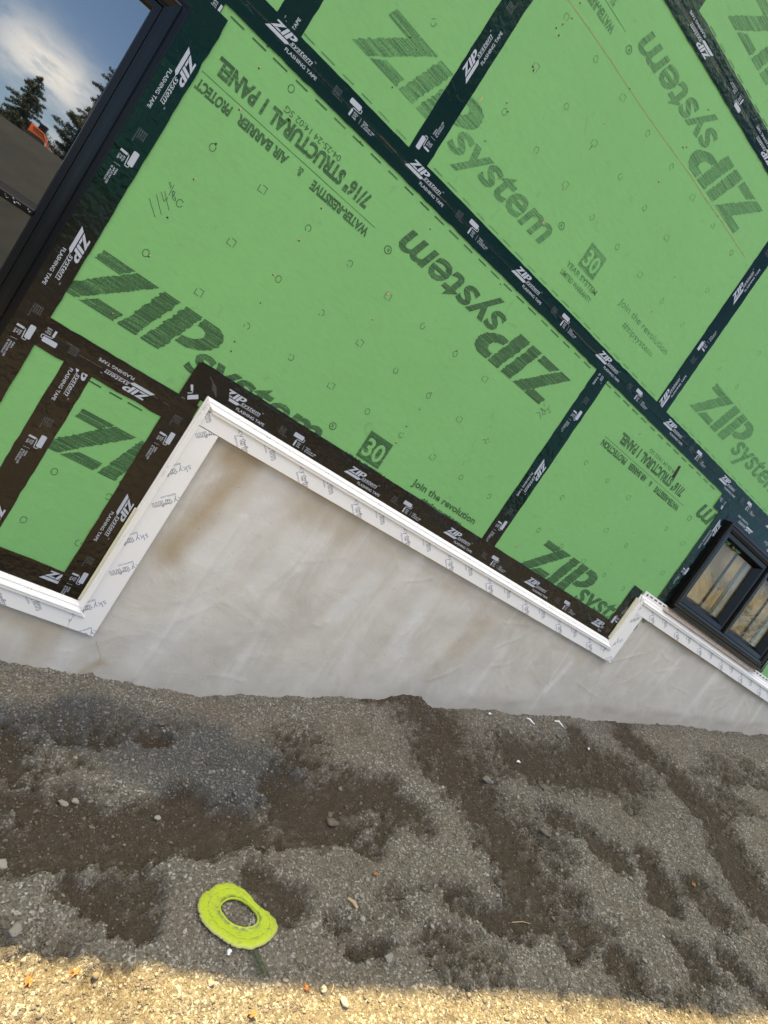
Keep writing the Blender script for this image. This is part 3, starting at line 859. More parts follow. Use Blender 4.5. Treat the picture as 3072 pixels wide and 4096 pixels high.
MARKS = {'A': ([(0,0,1378,955),(0,0,1165,1318),(0,0,945,1640),(1,0,338,1480),(1,1,608,50),(1,1,425,368),(1,1,228,657),(1,1,905,743),(1,1,1080,455),(1,1,1290,635),(1,1,1118,905),(1,1,722,1008),(1,1,940,1160),(1,1,1500,1200),(1,1,1328,1435),(1,1,1510,1557),(1,1,145,150),(0,1,1600,455),(1,0,228,575)],
              [(0,0,1500,1570),(1,0,42,1225),(1,1,855,262),(1,1,673,562),(1,1,487,840),(1,1,1483,797),(1,1,1317,1058),(1,1,1143,1302),(0,1,1290,235)]),
         'E': ([(2,0,352,110),(2,0,543,383),(2,0,352,690),(2,0,880,865),(2,0,158,973),(2,0,1033,1080),(2,0,702,1145),(2,0,860,1348),(2,0,520,1408),(2,0,683,1600),(2,0,1300,1465),(2,0,1422,1637),(1,0,1610,725),(2,1,972,290),(2,1,1105,445)],
              [(2,0,155,432),(2,0,718,632),(2,0,533,925),(2,0,347,1195),(2,0,1170,1277),(2,0,1003,1540),(2,1,830,120)]),
         'B': ([(2,1,480,1340),(2,1,620,1455),(2,2,320,220),(2,2,740,217),(2,2,597,408),(2,2,860,308),(2,2,998,108),(2,2,720,495),(2,1,325,1565),(2,2,172,118)],
              [(2,1,755,1565),(2,2,610,118),(2,2,462,318),(2,2,1107,202),(2,2,975,395)]),
         'F': ([(2,1,1347,717),(2,1,1600,630),(2,1,1265,222),(2,1,1458,848)], []), 'D': ([(1,0,1150,145)], []),
         'J': ([(0,1,352,1398),(0,1,705,1560),(0,2,507,200)], []), 'I': ([(0,2,152,50)], [])}
for k, (cs, ss) in MARKS.items():
    fl = ink(k, k in 'EFD')
    for a in cs:
        x, z = pw(T(*a))
        for j in range(8):
            if random.random() < .85:
                t0 = j*.785; fl.line([(x + .0125*math.cos(t0)*.8, z + .0125*math.sin(t0)), (x + .0125*math.cos(t0+.55)*.8, z + .0125*math.sin(t0+.55))], .0026)
    for a in ss:
        x, z = pw(T(*a)); e = .0125
        for p0, p1 in (((-e,-e),(e*.4,-e)), ((-e*.3,e),(e,e)), ((-e,-e),(-e,e*.6)), ((e,-e),(e,e))):
            fl.line([(x+p0[0], z+p0[1]), (x+p1[0], z+p1[1])], .0022)
HOLES = {'A': [(0,0,1550,712),(0,0,1400,932),(0,0,1255,1163),(0,0,1085,1410),(1,0,18,443),(1,0,675,920),(1,0,557,1130),(1,0,422,1352),(1,0,278,1560),(1,0,1128,1485),(1,1,110,122),(1,1,28,305),(1,1,755,413),(1,1,857,245),(1,1,1140,885),(1,1,1060,993),(1,1,975,1105),(1,1,907,1210),(1,1,1437,395),(1,1,1583,182),(1,1,1478,1190),(0,1,727,375),(0,1,1520,555),(0,1,1497,617),(0,1,965,5),(1,1,1303,615),(1,1,825,1330)],
         'D': [(1,0,883,567),(1,0,1038,322),(1,0,75,300)],
         'E': [(1,0,1485,915),(1,0,1632,725),(1,0,1625,668),(2,0,440,20),(2,0,387,118),(2,0,328,158),(2,0,286,182),(2,0,303,230),(2,0,135,432),(2,0,138,458),(2,0,600,800),(2,0,515,950),(2,0,505,965),(2,0,332,1225),(2,0,762,577),(2,0,883,415),(2,0,1272,712),(2,0,1107,955),(2,0,1130,955),(2,0,950,1180),(2,0,1332,1400),(2,0,200,1450),(2,1,905,362),(2,1,785,555),(2,1,1055,135)],
         'B': [(2,1,828,1155),(2,2,785,132),(2,2,643,338),(2,2,973,333),(2,2,30,225),(2,1,985,1525)], 'F': [(2,1,1400,1155)], 'I': [], 'J': []}
for k, hs in HOLES.items():
    for a in hs:
        x, z = pw(T(*a)); INKS[k][3].disc(x, z, random.uniform(.0024, .0038), random.uniform(.0024, .0036), 7)
        if random.random() < .55:
            c_ = INKS[k][4]; c_.disc(x + random.uniform(-.006, .006), z + random.uniform(.002, .006), random.uniform(.002, .006), random.uniform(.002, .003), 6, random.uniform(0, 3))
INKS['E'][4].line([pw(T(1,0,1465,635)), pw(T(1,0,1447,660))], .006)
INKS['E'][4].disc(*pw(T(2,0,205,1445)), .008, .006, 6); INKS['A'][4].disc(*pw(T(1,1,857,243)), .008, .006, 6)

def dashes(k, z, x0, x1, ref0, ref1, ln=.05, wd=.006, pale=False, off=0.0):
    a = pw(ref0)[0]; st_ = pw(ref1)[0] - a
    x = a + math.ceil((x0-a)/st_)*st_
    while x < x1:
        ink(k, pale).rect(x-ln/2+random.uniform(-.006,.006), x+ln/2, z-wd/2, z+wd/2); x += st_
dashes('A', -.064, -.72, 1.24, T(1,0,303,540), T(1,0,430,665))
dashes('B', -.064, 1.36, 2.5, T(2,1,745,950), T(2,1,803,1005))
dashes('D', .062, -.53, -.06, T(1,0,590,522), T(1,0,710,645), pale=True, wd=.0045)
dashes('E', .062, .06, 1.68, T(1,0,1170,1125), T(1,0,1265,1225), pale=True, wd=.0035)
dashes('F', .062, 1.8, 4.2, T(1,0,1170,1125), T(1,0,1265,1225), pale=True, wd=.003)
dashes('H', 1.285, .70, 2.6, T(2,0,1348,335), T(2,0,1408,435), pale=True, wd=.005)
dashes('J', -1.288, -.53, -.3, T(0,1,620,810), T(0,1,755,890), pale=False)
def pencil(k, strokes, w_=.0016):
    for s_ in strokes: INKS[k][2].line([pw(p) for p in s_], w_)
t00 = lambda *a: [T(0,0,x,y) for x, y in a]
pencil('A', [t00((968,1285),(985,1345),(1005,1408)), t00((1015,1262),(1030,1330),(1045,1390)), t00((1045,1245),(1062,1305),(1088,1280)), t00((1068,1240),(1080,1300),(1095,1362)),
             t00((1092,1185),(1105,1183),(1100,1200),(1112,1205),(1100,1220)), t00((1127,1200),(1095,1265)), t00((1120,1240),(1135,1245),(1130,1262),(1115,1268),(1120,1290),(1135,1302),(1138,1285),(1122,1265),(1115,1250),(1125,1238))])
t21 = lambda *a: [T(2,1,x,y) for x, y in a]
pencil('A', [t21((152,1018),(180,1012),(185,1060)), t21((185,985),(200,1000),(195,1030),(215,1025),(210,995),(190,1000),(185,985)), t21((205,958),(212,975)), t21((215,1010),(245,965)), t21((228,990),(245,1000),(240,1018),(252,1008))], .0018)
pencil('A', [[T(2,1,680,1150)]*2])
INKS['B'][3].poly([pw(T(2,1,*a)) for a in ((1080,1358),(1096,1362),(1052,1442),(1032,1432))])
chalk = Flat()
cp = [pw(T(2,0,*a)) for a in ((365,-5),(500,185),(640,390),(760,572),(900,780),(1030,960),(1160,1140),(1255,1290),(1360,1435),(1510,1665))]
chalk.line(cp, .0036); cp2 = [pw(T(2,1,*a)) for a in ((1510,0),(1560,95),(1659,245))]
chalk.build('chalk_line', M['chalk'], PANELS['E'], -.0009)
for k, (a_, b_, c_, d_, e_) in INKS.items():
    p_ = PANELS[k]
    if a_.v: a_.build('nailing_marks', M['ink'], p_, -.0005)
    if b_.v: b_.build('nailing_marks', M['ink_pale'], p_, -.0006)
    if c_.v: c_.build('pencil_figures', M['pencil'], p_, -.0008)
    if d_.v: d_.build('nail_hole', M['hole'], p_, -.0010)
    if e_.v: e_.build('wood_chip', M['chip'], p_, -.0013)
    if k in NEG: NEG[k].build('printed_number', M['green'], p_, -.00085)

for nm_, k, pale_, fl in PRINTS: fl.build(nm_, M['ink_pale' if pale_ else 'ink'], PANELS[k], -.0007, rect_clip(-.58, -.22, -2.1, -1.23) if k == 'J' else None)

# ------------------------------------------------------------------ flashing tape
PER = 0.6107
def tape_cell():
    g, dim = Flat(), Flat()
    k = 0.0262/0.181                 # logo letters on tape
    lg = Flat()
    for pl in LOGO.values(): lg.poly(pl)
    g.place(lg, .0318 + .018, .0085, 0, .168, k)
    g.poly([(0,-.006),(.078,-.006),(.088,.0012),(.175,.0012),(.1755,.0028),(.086,.0028),(.0835,.0050),(.012,.0050)])
    g.text('system', .0905, .0052, .0125, .086, bold=.004, shear=.28, xh=True)
    g.text('TM', .179, .019, .0042)
    g.text('FLASHING TAPE', .085, -.0215, .0112, .126, bold=.012)
    for i, s_ in enumerate(['ESR #1473', 'ESR #1474', 'ESR #2227', 'ESR #3373', 'CCMC #14019-R']):
        dim.text(s_, .273, .0150 - .0064*i, .0038, .028 if i < 4 else .044, bold=.004)
    rr = []
    for cx, cz, a0 in ((.378,.0245,0), (.340,.0245,90), (.340,.0145,180), (.378,.0145,270)):
        for j in range(4): a = math.radians(a0 + 30*j); rr.append((cx + .004*math.cos(a), cz + .004*math.sin(a)))
    g.poly(rr)
    g.line([(.3825,.0185),(.3885,.0185),(.3885,.0070),(.3575,.0050),(.3575,.0005)], .0026)
    g.poly([(.3535,-.0225),(.3605,-.0235),(.3615,-.0005),(.3540,.0005)])
    for i, s_ in enumerate(['ROLL', 'THE', 'TAPE']): g.text(s_, .3675, -.0062 - .0078*i, .0055, bold=.02)
    g.line([(.399,-.001),(.400,-.021)], .0009)
    for i, (s_, w_) in enumerate([('PARA', .021), ('APLICAR USE', .054), ('EL RODILLO', .047)]): g.text(s_, .411, -.0062 - .0078*i, .0055, w_, bold=.016)
    return g, dim
CELL, CELL_DIM = tape_cell()

def tape(x0, z0, x1, z1, y, label, tip=None, period=PER, width=.0953, wavy=False, prints=True, crease=0.0, flip=False, poly=None, pclip=None, pshift=0.0, pang=None, shade=None):
    """strip from (x0,z0) to (x1,z1); print reads from the first to the second end"""
    A = np.array([x0, z0], float); B = np.array([x1, z1], float); L = np.hypot(*(B-A)); u = (B-A)/L; n = np.array([-u[1], u[0]])
    ang = math.atan2(u[1], u[0])
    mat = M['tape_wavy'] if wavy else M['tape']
    s = Solid()
    if poly is None:
        ns = max(2, int(L/0.03)); nv = 9; th = .0005
        vs, fs = [], []
        rs = np.random.default_rng(int(abs(x0*997+z0*131)*10) + 1)
        e0 = rs.normal(0, .0009, ns+1); e1 = rs.normal(0, .0009, ns+1)
        for i in range(ns+1):
            for j in range(nv):
                v_ = -1 + 2*j/(nv-1); hw = width/2
                off_ = v_*hw + (e0[i] if j == 0 else e1[i] if j == nv-1 else 0)
                P = A + u*(L*i/ns) + n*off_
                yy = y + (th if j in (0, nv-1) else 0)
                if crease and j == nv//2: yy += crease*.9
                vs.append((P[0], yy, P[1]))
        for i in range(ns):
            for j in range(nv-1):
                a = i*nv+j; fs.append((a, a+nv, a+nv+1, a+1))
        s.add(vs, fs)
        clip = [((A[0], A[1]), u), ((B[0], B[1]), -u), (tuple(A + n*width*.496), -n), (tuple(A - n*width*.496), n)]
    else:
        P = [tuple(p) for p in poly]
        s.prism(P, y, y + .0005)
        clip = []
        cc = np.mean(np.array(P), 0)
        for p, q_ in zip(P, P[1:] + P[:1]):
            e = np.array(q_) - np.array(p); nn = np.array([-e[1], e[0]])
            if nn @ (cc - np.array(p)) < 0: nn = -nn
            clip.append((p, nn/np.hypot(*nn)))
    o = s.build('flashing_tape', mat, smooth=False)
    tag(o, label, 'tape', 'black flashing tapes on the wall')
    if prints:
        tp = np.array(tip if tip is not None else (x0, z0)); c0 = (tp - A) @ u
        pa = ang if pang is None else pang
        g, dm = Flat(), Flat()
        k = math.floor((-c0)/period) - 1
        while c0 + k*period < L + period:
            P = A + u*(c0 + k*period) + n*(pshift)
            if -period < c0 + k*period < L:
                g.place(CELL, P[0], P[1], pa, period/PER); dm.place(CELL_DIM, P[0], P[1], pa, period/PER)
            k += 1
        cl = clip + (pclip or [])
        g.build('printed_lettering', M['tape_print'], o, y - .0004, cl)
        dm.build('printed_code', M['tape_print_dim'], o, y - .0004, cl)
    if crease and poly is None:
        g = Flat(); g2 = Flat()
        pts = []; ns = int(L/.02); w_ = 0
        for i in range(ns+1):
            w_ = w_*.9 + random.gauss(0, .0009)
            P = A + u*(L*i/ns) + n*w_; pts.append((P[0], P[1]))
        g.line(pts, .0030)
        for i in range(0, ns-12, 1):
            if (i//17) % 3 == 0 and random.random() < .85: g2.line([(a + n[0]*.003, b + n[1]*.003) for a, b in pts[i:i+2]], .0016)
        g.build('seam_crease', M['crease'], o, y - .00025)
        if g2.v: g2.build('worn_edge', M['crease_tan'], o, y - .0003)
    return o

ya = -.0016
tape(-2.2, 0, 6.0, 0, -.0036, 'longest black flashing tape, along the main panel seam from window to right edge', pw(T(1,0,55,158)), crease=.0012)
tape(6.0, 1.2225, -1.0, 1.2225, -.0036, 'black flashing tape across the top right corner, above the chalk line', pw(T(2,0,1295,375)), width=.105, crease=.0008)
tape(X0, 0, X0, 1.22, ya, 'short black tape rising at the upper left, ending in the word TAPE', (X0, .053-.19), period=.645)
tape(X2, 0, X2, 1.22, ya, 'black tape rising between the faded Z and the faded lettering, left of the chalk line', (X2, pw(T(1,0,1362,550))[1]), period=.645)
tape(X3, 0, X3, 1.22, ya, 'black tape rising to the right edge, where the chalk line ends', (X3, pw(T(2,1,950,990))[1]), period=.630)
tape(.600, 1.22, .600, 2.3, ya, 'black tape stub standing above the topmost tape', (.600, 1.0), period=.63)
tape(X4, 0, X4, -1.12, ya, 'black tape from the long seam down to the white trim, wrinkled at its foot', (X4, pw(T(2,1,248,1345))[1]), period=.64, wavy=True)
tape(-.265, -1.084, 2.43, -1.076, -.0022, 'black wrinkled tape lying along the top of the long white trim', (pw(T(1,1,570,1390))[0], -1.08), period=.598, wavy=True, width=.125, pshift=-.004)
tape(2.395, -1.12, 2.405, -.77, -.0040, 'short crumpled black tape piece beside the small trim step, left of the bronze window', (2.40, -1.36), width=.092, wavy=True)
tape(-.775, -.08, -.784, -2.3, -.0046, 'black tape along the side of the big window, running on below it', pw(T(0,0,1230,312)), period=.643, pshift=.0)
tape(-.757, -.083, -2.1, -.083, -.0040, 'black tape over the head of the big window at the top left', (-.405, -.083), width=.088)
tape(-.265, -1.2205, -1.4, -1.2205, -.0028, 'black tape below the dark Z logo, lettered upside down, at the lower left', (pw(T(0,1,1010,890))[0], -1.2105), width=.104, crease=.0008, shade=1)
tape(-.590, -1.2, -.592, -2.06, ya, 'black torn tape between the two small green panels at the lower left', (-.59, -1.806+.0), width=.0953, wavy=True)
tape(-.238, -1.17, -.238, -2.05, -.0034, 'black tape beside the tall white trim, right of the single Z', (-.238, pw(T(0,1,820,1535))[1]), period=.63, wavy=True)
tape(-1.5, -2.010, -.19, -2.010, -.0022, 'black wavy tape lying on the lowest white trim at the lower left', (pw(T(0,2,245,430))[0], -2.018), wavy=True)
pp = [pw(T(0,1,*a)) for a in ((1160,890),(1200,830),(1290,690),(1490,800),(1482,935),(1340,1010))]
tape(-.2, -1.05, .0, -1.05, -.0062, 'black corner patch of tape over the upper corner of the white trim', pw(T(0,1,1225,960)), poly=[(-.275,-1.170),(-.275,-1.125),(-.272,-1.030),(-.148,-1.024),(-.114,-1.089),(-.118,-1.118),(-.20,-1.118),(-.20,-1.170)],
     prints=False, shade=1)
pg = Flat(); pd = Flat()
cx, cz = pw(T(0,1,1250,915))
pd.place(CELL_DIM, *[a + b for a, b in zip(pw(T(0,1,1400,910)), (.30*math.cos(2.62)*-1, .30*math.sin(2.62)*-1))], 2.62)
for i, s_ in enumerate(['ESR #1473', 'ESR #1474', 'ESR #2227', 'ESR #3373', 'CCMC #14019-R']):
    a = pw(T(0,1,1404,907 - 13.2*i)); pg.text(s_, a[0], a[1], .0042, .030 if i < 4 else .047, 2.62, bold=.004)
A_ = pw(T(0,1,1212,928)); B_ = pw(T(0,1,1285,925)); C_ = pw(T(0,1,1284,897)); D_ = pw(T(0,1,1215,900))
pr_ = Flat(); pr_.poly([A_, B_, C_, D_]); pr_.poly([pw(T(0,1,*a)) for a in ((1234,832),(1251,832),(1251,872),(1236,872))])
pr_.line([pw(T(0,1,*a)) for a in ((1246,872),(1246,886),(1216,886))], .003)
patch = [o for o in COL.objects if o.name.startswith('flashing_tape')][-1]
pr_.build('printed_lettering', M['tape_print'], patch, -.0067); pg.build('printed_code', M['tape_print_dim'], patch, -.0067)
# tapes round the bronze window
tape(4.15, -.092, 2.52, -.092, -.0054, 'black tape over the head of the small bronze window', (2.96, -.10), width=.10)
tape(2.638, -.060, 2.638, -.835, -.0062, 'black tape down the left side of the small bronze window', (2.638, -.165), width=.102, wavy=True)
tape(3.935, -.060, 3.935, -.835, -.0062, 'black tape down the right side of the small bronze window', (3.935, -.3), width=.09, wavy=True)
tape(2.60, -.775, 3.98, -.775, -.0046, 'black tape under the small bronze window sill, mostly hidden', prints=False, wavy=True, width=.07)

# ------------------------------------------------------------------ white stepped trim
PATH = [(-1.5, -2.047), (XB, -2.047), (XB+.004, -1.119), (XC, -1.116), (XC+.004, -.789), (6.2, -.786)]
def offs(dd):                        # the path moved dd towards the foundation, mitred
    out = []
    P = [np.array(p) for p in PATH]
    for i, p in enumerate(P):
        def nrm(a, b):
            e = (b-a)/np.hypot(*(b-a)); return np.array([e[1], -e[0]])
        if i == 0: out.append(p + dd*nrm(P[0], P[1])); continue
        if i == len(P)-1: out.append(p + dd*nrm(P[-2], P[-1])); continue
        n1, n2 = nrm(P[i-1], p), nrm(p, P[i+1])
        out.append(p + dd*(n1+n2)/(1 + n1 @ n2))
    return out
CAPPROF = [(0, -.002), (0, -.006), (.003, -.0085), (.030, -.0300), (.0330, -.0310), (.0350, -.0298), (.0352, -.0262), (.0375, -.0262), (.0380, -.0285), (.0395, -.0290), (.0455, -.0283), (.0468, -.0270), (.0468, -.0205)]
rows = [(offs(dd), y) for dd, y in CAPPROF]
rec = [(offs(dd), y) for dd, y in [(0, -.002), (0, -.006), (.003, -.0085), (.021, -.0305), (.0245, -.0315), (.0255, -.0300), (.0255, -.0205)]]
caps = ['lower left', 'tall upright', 'long', 'short upright', 'right hand']
capl = ['white vinyl cap strip along the lowest trim board at the lower left', 'white vinyl cap strip up the tall trim board', 'long white vinyl cap strip on the sloping-looking main trim board',
        'short white vinyl cap strip on the small trim step', 'white slotted cap strip under the bronze window']
for i in range(5):
    R_ = rec if i in (1, 3) else rows
    s = Solid(); n = len(R_); vs = []; g = .0004
    for o_, y in R_:
        a, b = o_[i], o_[i+1]; u = (b-a)/np.hypot(*(b-a))
        vs += [(*(a + u*g)[:1], y, (a + u*g)[1]), (*(b - u*g)[:1], y, (b - u*g)[1])]
    s.add(vs, [(2*k, 2*k+1, 2*k+3, 2*k+2) for k in range(n-1)] + [tuple(range(0, 2*n, 2)), tuple(range(2*n-1, 0, -2))])
    o = s.build('drip_moulding', M['cap'])
    tag(o, capl[i].replace('cap strip', 'drip moulding'), 'moulding', 'white vinyl drip mouldings')
    if i == 4:
        fl = Solid(); fl.box(XC+.02, 6.2, -.0085, -.0062, -.800, -.757); fl.build('slotted_flange', M['cap'], o)
        fs_ = Flat(); x = XC + .075
        while x < 6.1: fs_.rect(x, x+.030, -.7745, -.7675); x += .0485
        fs_.rect(XC+.040, XC+.058, -.777, -.771); fs_.rect(XC+.046, XC+.052, -.783, -.765)
        fs_.build('nail_slot', M['hole'], o, -.0089)
    if i == 3:
        fl = Solid(); fl.box(XC-.020, XC+.002, -.014, -.0075, -1.105, -.82); fl.build('foam_backing', M['foam'], o)
    if i == 1:
        fl = Solid(); fl.box(XB-.007, XB+.002, -.012, -.0075, -2.04, -1.62); fl.build('foam_backing', M['foam'], o)

def trim_board(rect, label, horiz, ph, dirtyseed=0):
    x0, x1, z0, z1 = rect
    s = Solid(); s.box(x0, x1, -.020, -.0075, z0, z1)
    o = s.build('trim_board', M['board']); tag(o, label, 'trim board', 'white film-covered trim boards')
    th = math.radians(-45 if horiz else -135)
    solid, outl = Flat(), Flat()
    u = np.array([math.cos(th), math.sin(th)]); n = np.array([-u[1], u[0]])
    Lx = (x1-x0) if horiz else (z1-z0)
    pitch = .1445 if horiz else .156
    for k in range(-1, int(Lx/pitch) + 3):
        c = np.array([x0 + k*pitch + ph, (z0+z1)/2]) if horiz else np.array([(x0+x1)/2, z1 - k*pitch - ph])
        st0 = c - u*(.096 if k % 2 == 0 else .034) - n*.009
        solid.text('sky', *st0, .026, .046, th, bold=-.014)
        outl.text('trim', *(st0 + u*.051), .026, .074, th, bold=.02, outline=.038)
        solid.text('skytrim.com', *(st0 + u*.032 - n*.017), .0085, .056, th, bold=.004)
    cl = rect_clip(x0+.0008, x1-.0008, z0+.0008, z1-.0008)
    solid.build('film_lettering', M['blue'], o, -.0204, cl); outl.build('film_outline_lettering', M['blue_thin'], o, -.0204, cl)
    return o
BW = .110
trim_board((-1.5, XB+.0112, -2.047-BW, -2.060), 'white trim board at the lower left, lowest of the stepped boards', True, .03)
trim_board((XB+.012, XB+.003+BW, -2.047-BW, -1.119-BW-.0012), 'tall upright white trim board left of the stained foundation', False, .02)
trim_board((XB+.012, XC+.0112, -1.117-BW, -1.130), 'long white trim board running across the middle above the foundation', True, .024)
trim_board((XC+.012, XC+.004+BW, -1.117-BW, -.788-BW-.0012+.0), 'short upright white trim board at the small step left of the bronze window', False, .04)
trim_board((XC+.012, 6.2, -.788-BW, -.801), 'white trim board under the bronze window, running to the right edge', True, .02)
# the upright boards are wide: fill behind the caps
# ------------------------------------------------------------------ big window at the top left
lw = empty('picture_window', (-1.35, 0, -1.75))
tag(lw, 'big black framed window at the top left reflecting sky, clouds and trees', 'window')
s = Solid(); s.frame(-2.05, -.823, -2.15, -.128, [(0, -.0047), (0, -.0060), (.0065, -.0060), (.0068, -.0078), (.0086, -.0078), (.0088, -.0060), (.0108, -.0060), (.0110, -.0078), (.0126, -.0078), (.0128, -.0060), (.0215, -.0060)])
adopt(s.build('nailing_fin', M['fin']), lw)
s = Solid(); s.frame(-2.0285, -.8445, -2.1285, -.1495, [(0, -.0060), (0, -.024), (.002, -.0275), (.006, -.029), (.010, -.0285), (.016, -.0265), (.022, -.0240), (.028, -.0220), (.034, -.0207), (.0395, -.0200), (.0395, -.008)])
fo = s.build('frame', M['frame'], smooth=False); adopt(fo, lw)
s = Solid(); s.frame(-1.988, -.8855, -2.088, -.1905, [(0, -.010), (0, -.0155), (.002, -.0165), (.019, -.0165), (.0225, -.0150), (.0265, .0030)])
adopt(s.build('sash', M['sash']), lw)
s = Solid(); pr9 = [(.004, -.930), (-.015, -.930), (-.0185, -.924), (-.0190, -.911), (-.0165, -.907), (-.0005, -.889), (.004, -.889)]; n9 = len(pr9)
s.add([(-1.965, y, z) for y, z in pr9] + [(-.9085, y, z) for y, z in pr9], [(k, (k+1) % n9, (k+1) % n9 + n9, k + n9) for k in range(n9)] + [tuple(range(n9-1, -1, -1)), tuple(range(n9, 2*n9))])
adopt(s.build('meeting_rail', M['sash']), lw)
for z0, z1 in ((-.896, -.214), (-2.065, -.925)):
    s = Solid(); s.box(-1.964, -.909, .0012, .005, z0, z1); adopt(s.build('glass', M['glass']), lw)
g = Flat()
for _ in range(16):
    x = random.uniform(-.99, -.915); g.disc(x, -.9165 + random.uniform(-.006, .004), random.uniform(.0006, .0015), None, 6)
c_ = g.build('paint_speck', M['scrap'], None, -.0196); adopt(c_, lw)
s = Solid(); s.box(-2.0, -.87, .03, .9, -2.1, -.16)

# ------------------------------------------------------------------ small bronze window
rw = empty('double_window', (3.3, 0, -.745))
tag(rw, 'small bronze black double window at the right edge with two golden panes', 'window')
s = Solid(); s.frame(2.672, 3.925, -.765, -.112, [(0, -.0066), (0, -.0080), (.028, -.0080)]); adopt(s.build('nailing_fin', M['fin']), rw)
s = Solid(); s.frame(2.700, 3.897, -.737, -.140, [(0, -.008), (0, -.036), (.003, -.040), (.010, -.041), (.013, -.038), (.013, -.033), (.020, -.033), (.024, -.036), (.030, -.036), (.033, -.030), (.043, -.028), (.045, -.012)])
adopt(s.build('frame', M['frame_brown']), rw)
s = Solid()
for y0, z0, z1 in ((-.046, -.760, -.748), (-.052, -.748, -.7385)): s.box(2.702, 3.895, y0, -.0081, z0, z1)
adopt(s.build('sill', M['frame_brown']), rw)
s = Solid(); s.box(3.279, 3.314, -.030, .010, -.693, -.184); s.box(3.287, 3.306, -.034, -.0301, -.693, -.184)
adopt(s.build('mullion', M['frame_brown']), rw)
for x0, x1, nm in ((2.746, 3.2785, 'a'), (3.3145, 3.851, 'b')):
    s = Solid(); s.frame(x0, x1, -.692, -.185, [(0, -.010), (0, -.018), (.004, -.020), (.028, -.019), (.032, -.017), (.056, .020)])
    sa = adopt(s.build('sash', M['sash']), rw)
    s = Solid(); s.box(x0+.050, x1-.050, .0195, .0235, -.642, -.235); gl = s.build('glass', M['clear_glass'], sa)
    s = Solid(); s.box(x0+.030, x1-.040, .0330, .0350, -.66, -.22); s.build('pane_backing', M['sheet'], sa)  # added backing that carries the golden tone of the pane
    bx = x0 + .258
    s = Solid(); s.box(bx, bx+.015, .0245, .0325, -.66, -.22); s.build('glazing_bar', M['dark_bar'], sa)
    s = Solid(); s.box(bx+.125, bx+.150, .0290, .0328, -.66, -.22); s.build('blind_edge', M['track_dark'], sa)
    s = Solid()
    for k in range(4): s.box(bx+.152+k*.015, bx+.163+k*.015, .0260+.001*k, .0325, -.66, -.22)
    s.build('blind_track', M['track'], sa)
ws = Solid(); ws.prism([(2.680, -.792), (3.843, -.788), (3.843, -.766), (2.680, -.770)], -.030, -.0086)
wo = ws.build('wood_strip', M['wood']); tag(wo, 'thin pale primed wood strip with nail holes under the bronze window', 'wood strip')
g = Flat(); x = 2.71
while x < 3.83: g.disc(x, -.779, .0035, .0035, 8); x += .098
g.build('nail_hole', simple('rusty_hole', (0.11, 0.05, 0.03), 0.8), wo, -.0304)

# ------------------------------------------------------------------ the rest of the house: gable wall and roof, which throw the shade
def top_line():
    pts = []
    for q_ in ((0, 3835), (850, 3905), (1500, 3960), (2100, 4015), (2850, 4100)):
        G = gplane(q_); s_ = (G[1] + .22) / SUN_L.y
        P = G - np.array(SUN_L)*s_
        pts.append((P[0], P[2]))
    return pts
tl = top_line(); RA, RB = np.polyfit([p[0] for p in tl], [p[1] for p in tl], 1)
XE = tl[0][0] - .05; XR = 1.5
def rz(x): return RA*min(max(x, XE), XR) + RB
house = empty('house', (2.0, 4.0, -2.5))
tag(house, 'upper gable wall and dark roof of the house above the green panels', 'house')
und = lambda x: (x, rz(x) - .10)
s = Solid(); s.prism([(-2.2, 0.0), (6.2, 0.0), und(6.2), und(XR), und(XE), und(-2.2)], .0125, .030)
adopt(s.build('gable_wall', M['green']), house)
s = Solid(); s.prism([(-2.2, -3.0), (6.2, -3.0), und(6.2), und(XR), und(XE), und(-2.2)], .95, 1.05)
adopt(s.build('inner_wall', M['plywood']), house)
for xa, xb in ((-2.9, XE), (XE, XR), (XR, 6.7)):
    s = Solid(); za, zb = rz(xa), rz(xb); th = .09; xb -= .0005
    vs = [(xa, -.22, za-th), (xb, -.22, zb-th), (xb, -.22, zb), (xa, -.22, za), (xa, 8.0, za-th), (xb, 8.0, zb-th), (xb, 8.0, zb), (xa, 8.0, za)]
    s.add(vs, [(0,1,2,3), (4,7,6,5), (0,4,5,1), (2,6,7,3), (1,5,6,2), (0,3,7,4)])
    adopt(s.build('roof', M['shingle']), house)
s = Solid(); s.box(-2.3, -2.2, .2, 7.8, -3.2, rz(-2.2)-.1); s.box(6.2, 6.3, .2, 7.8, -3.2, rz(6.2)-.1); s.prism([(-2.2, -3.2), (6.2, -3.2), und(6.2), und(XR), und(XE), und(-2.2)], 7.7, 7.8)
adopt(s.build('side_wall', M['plywood']), house)

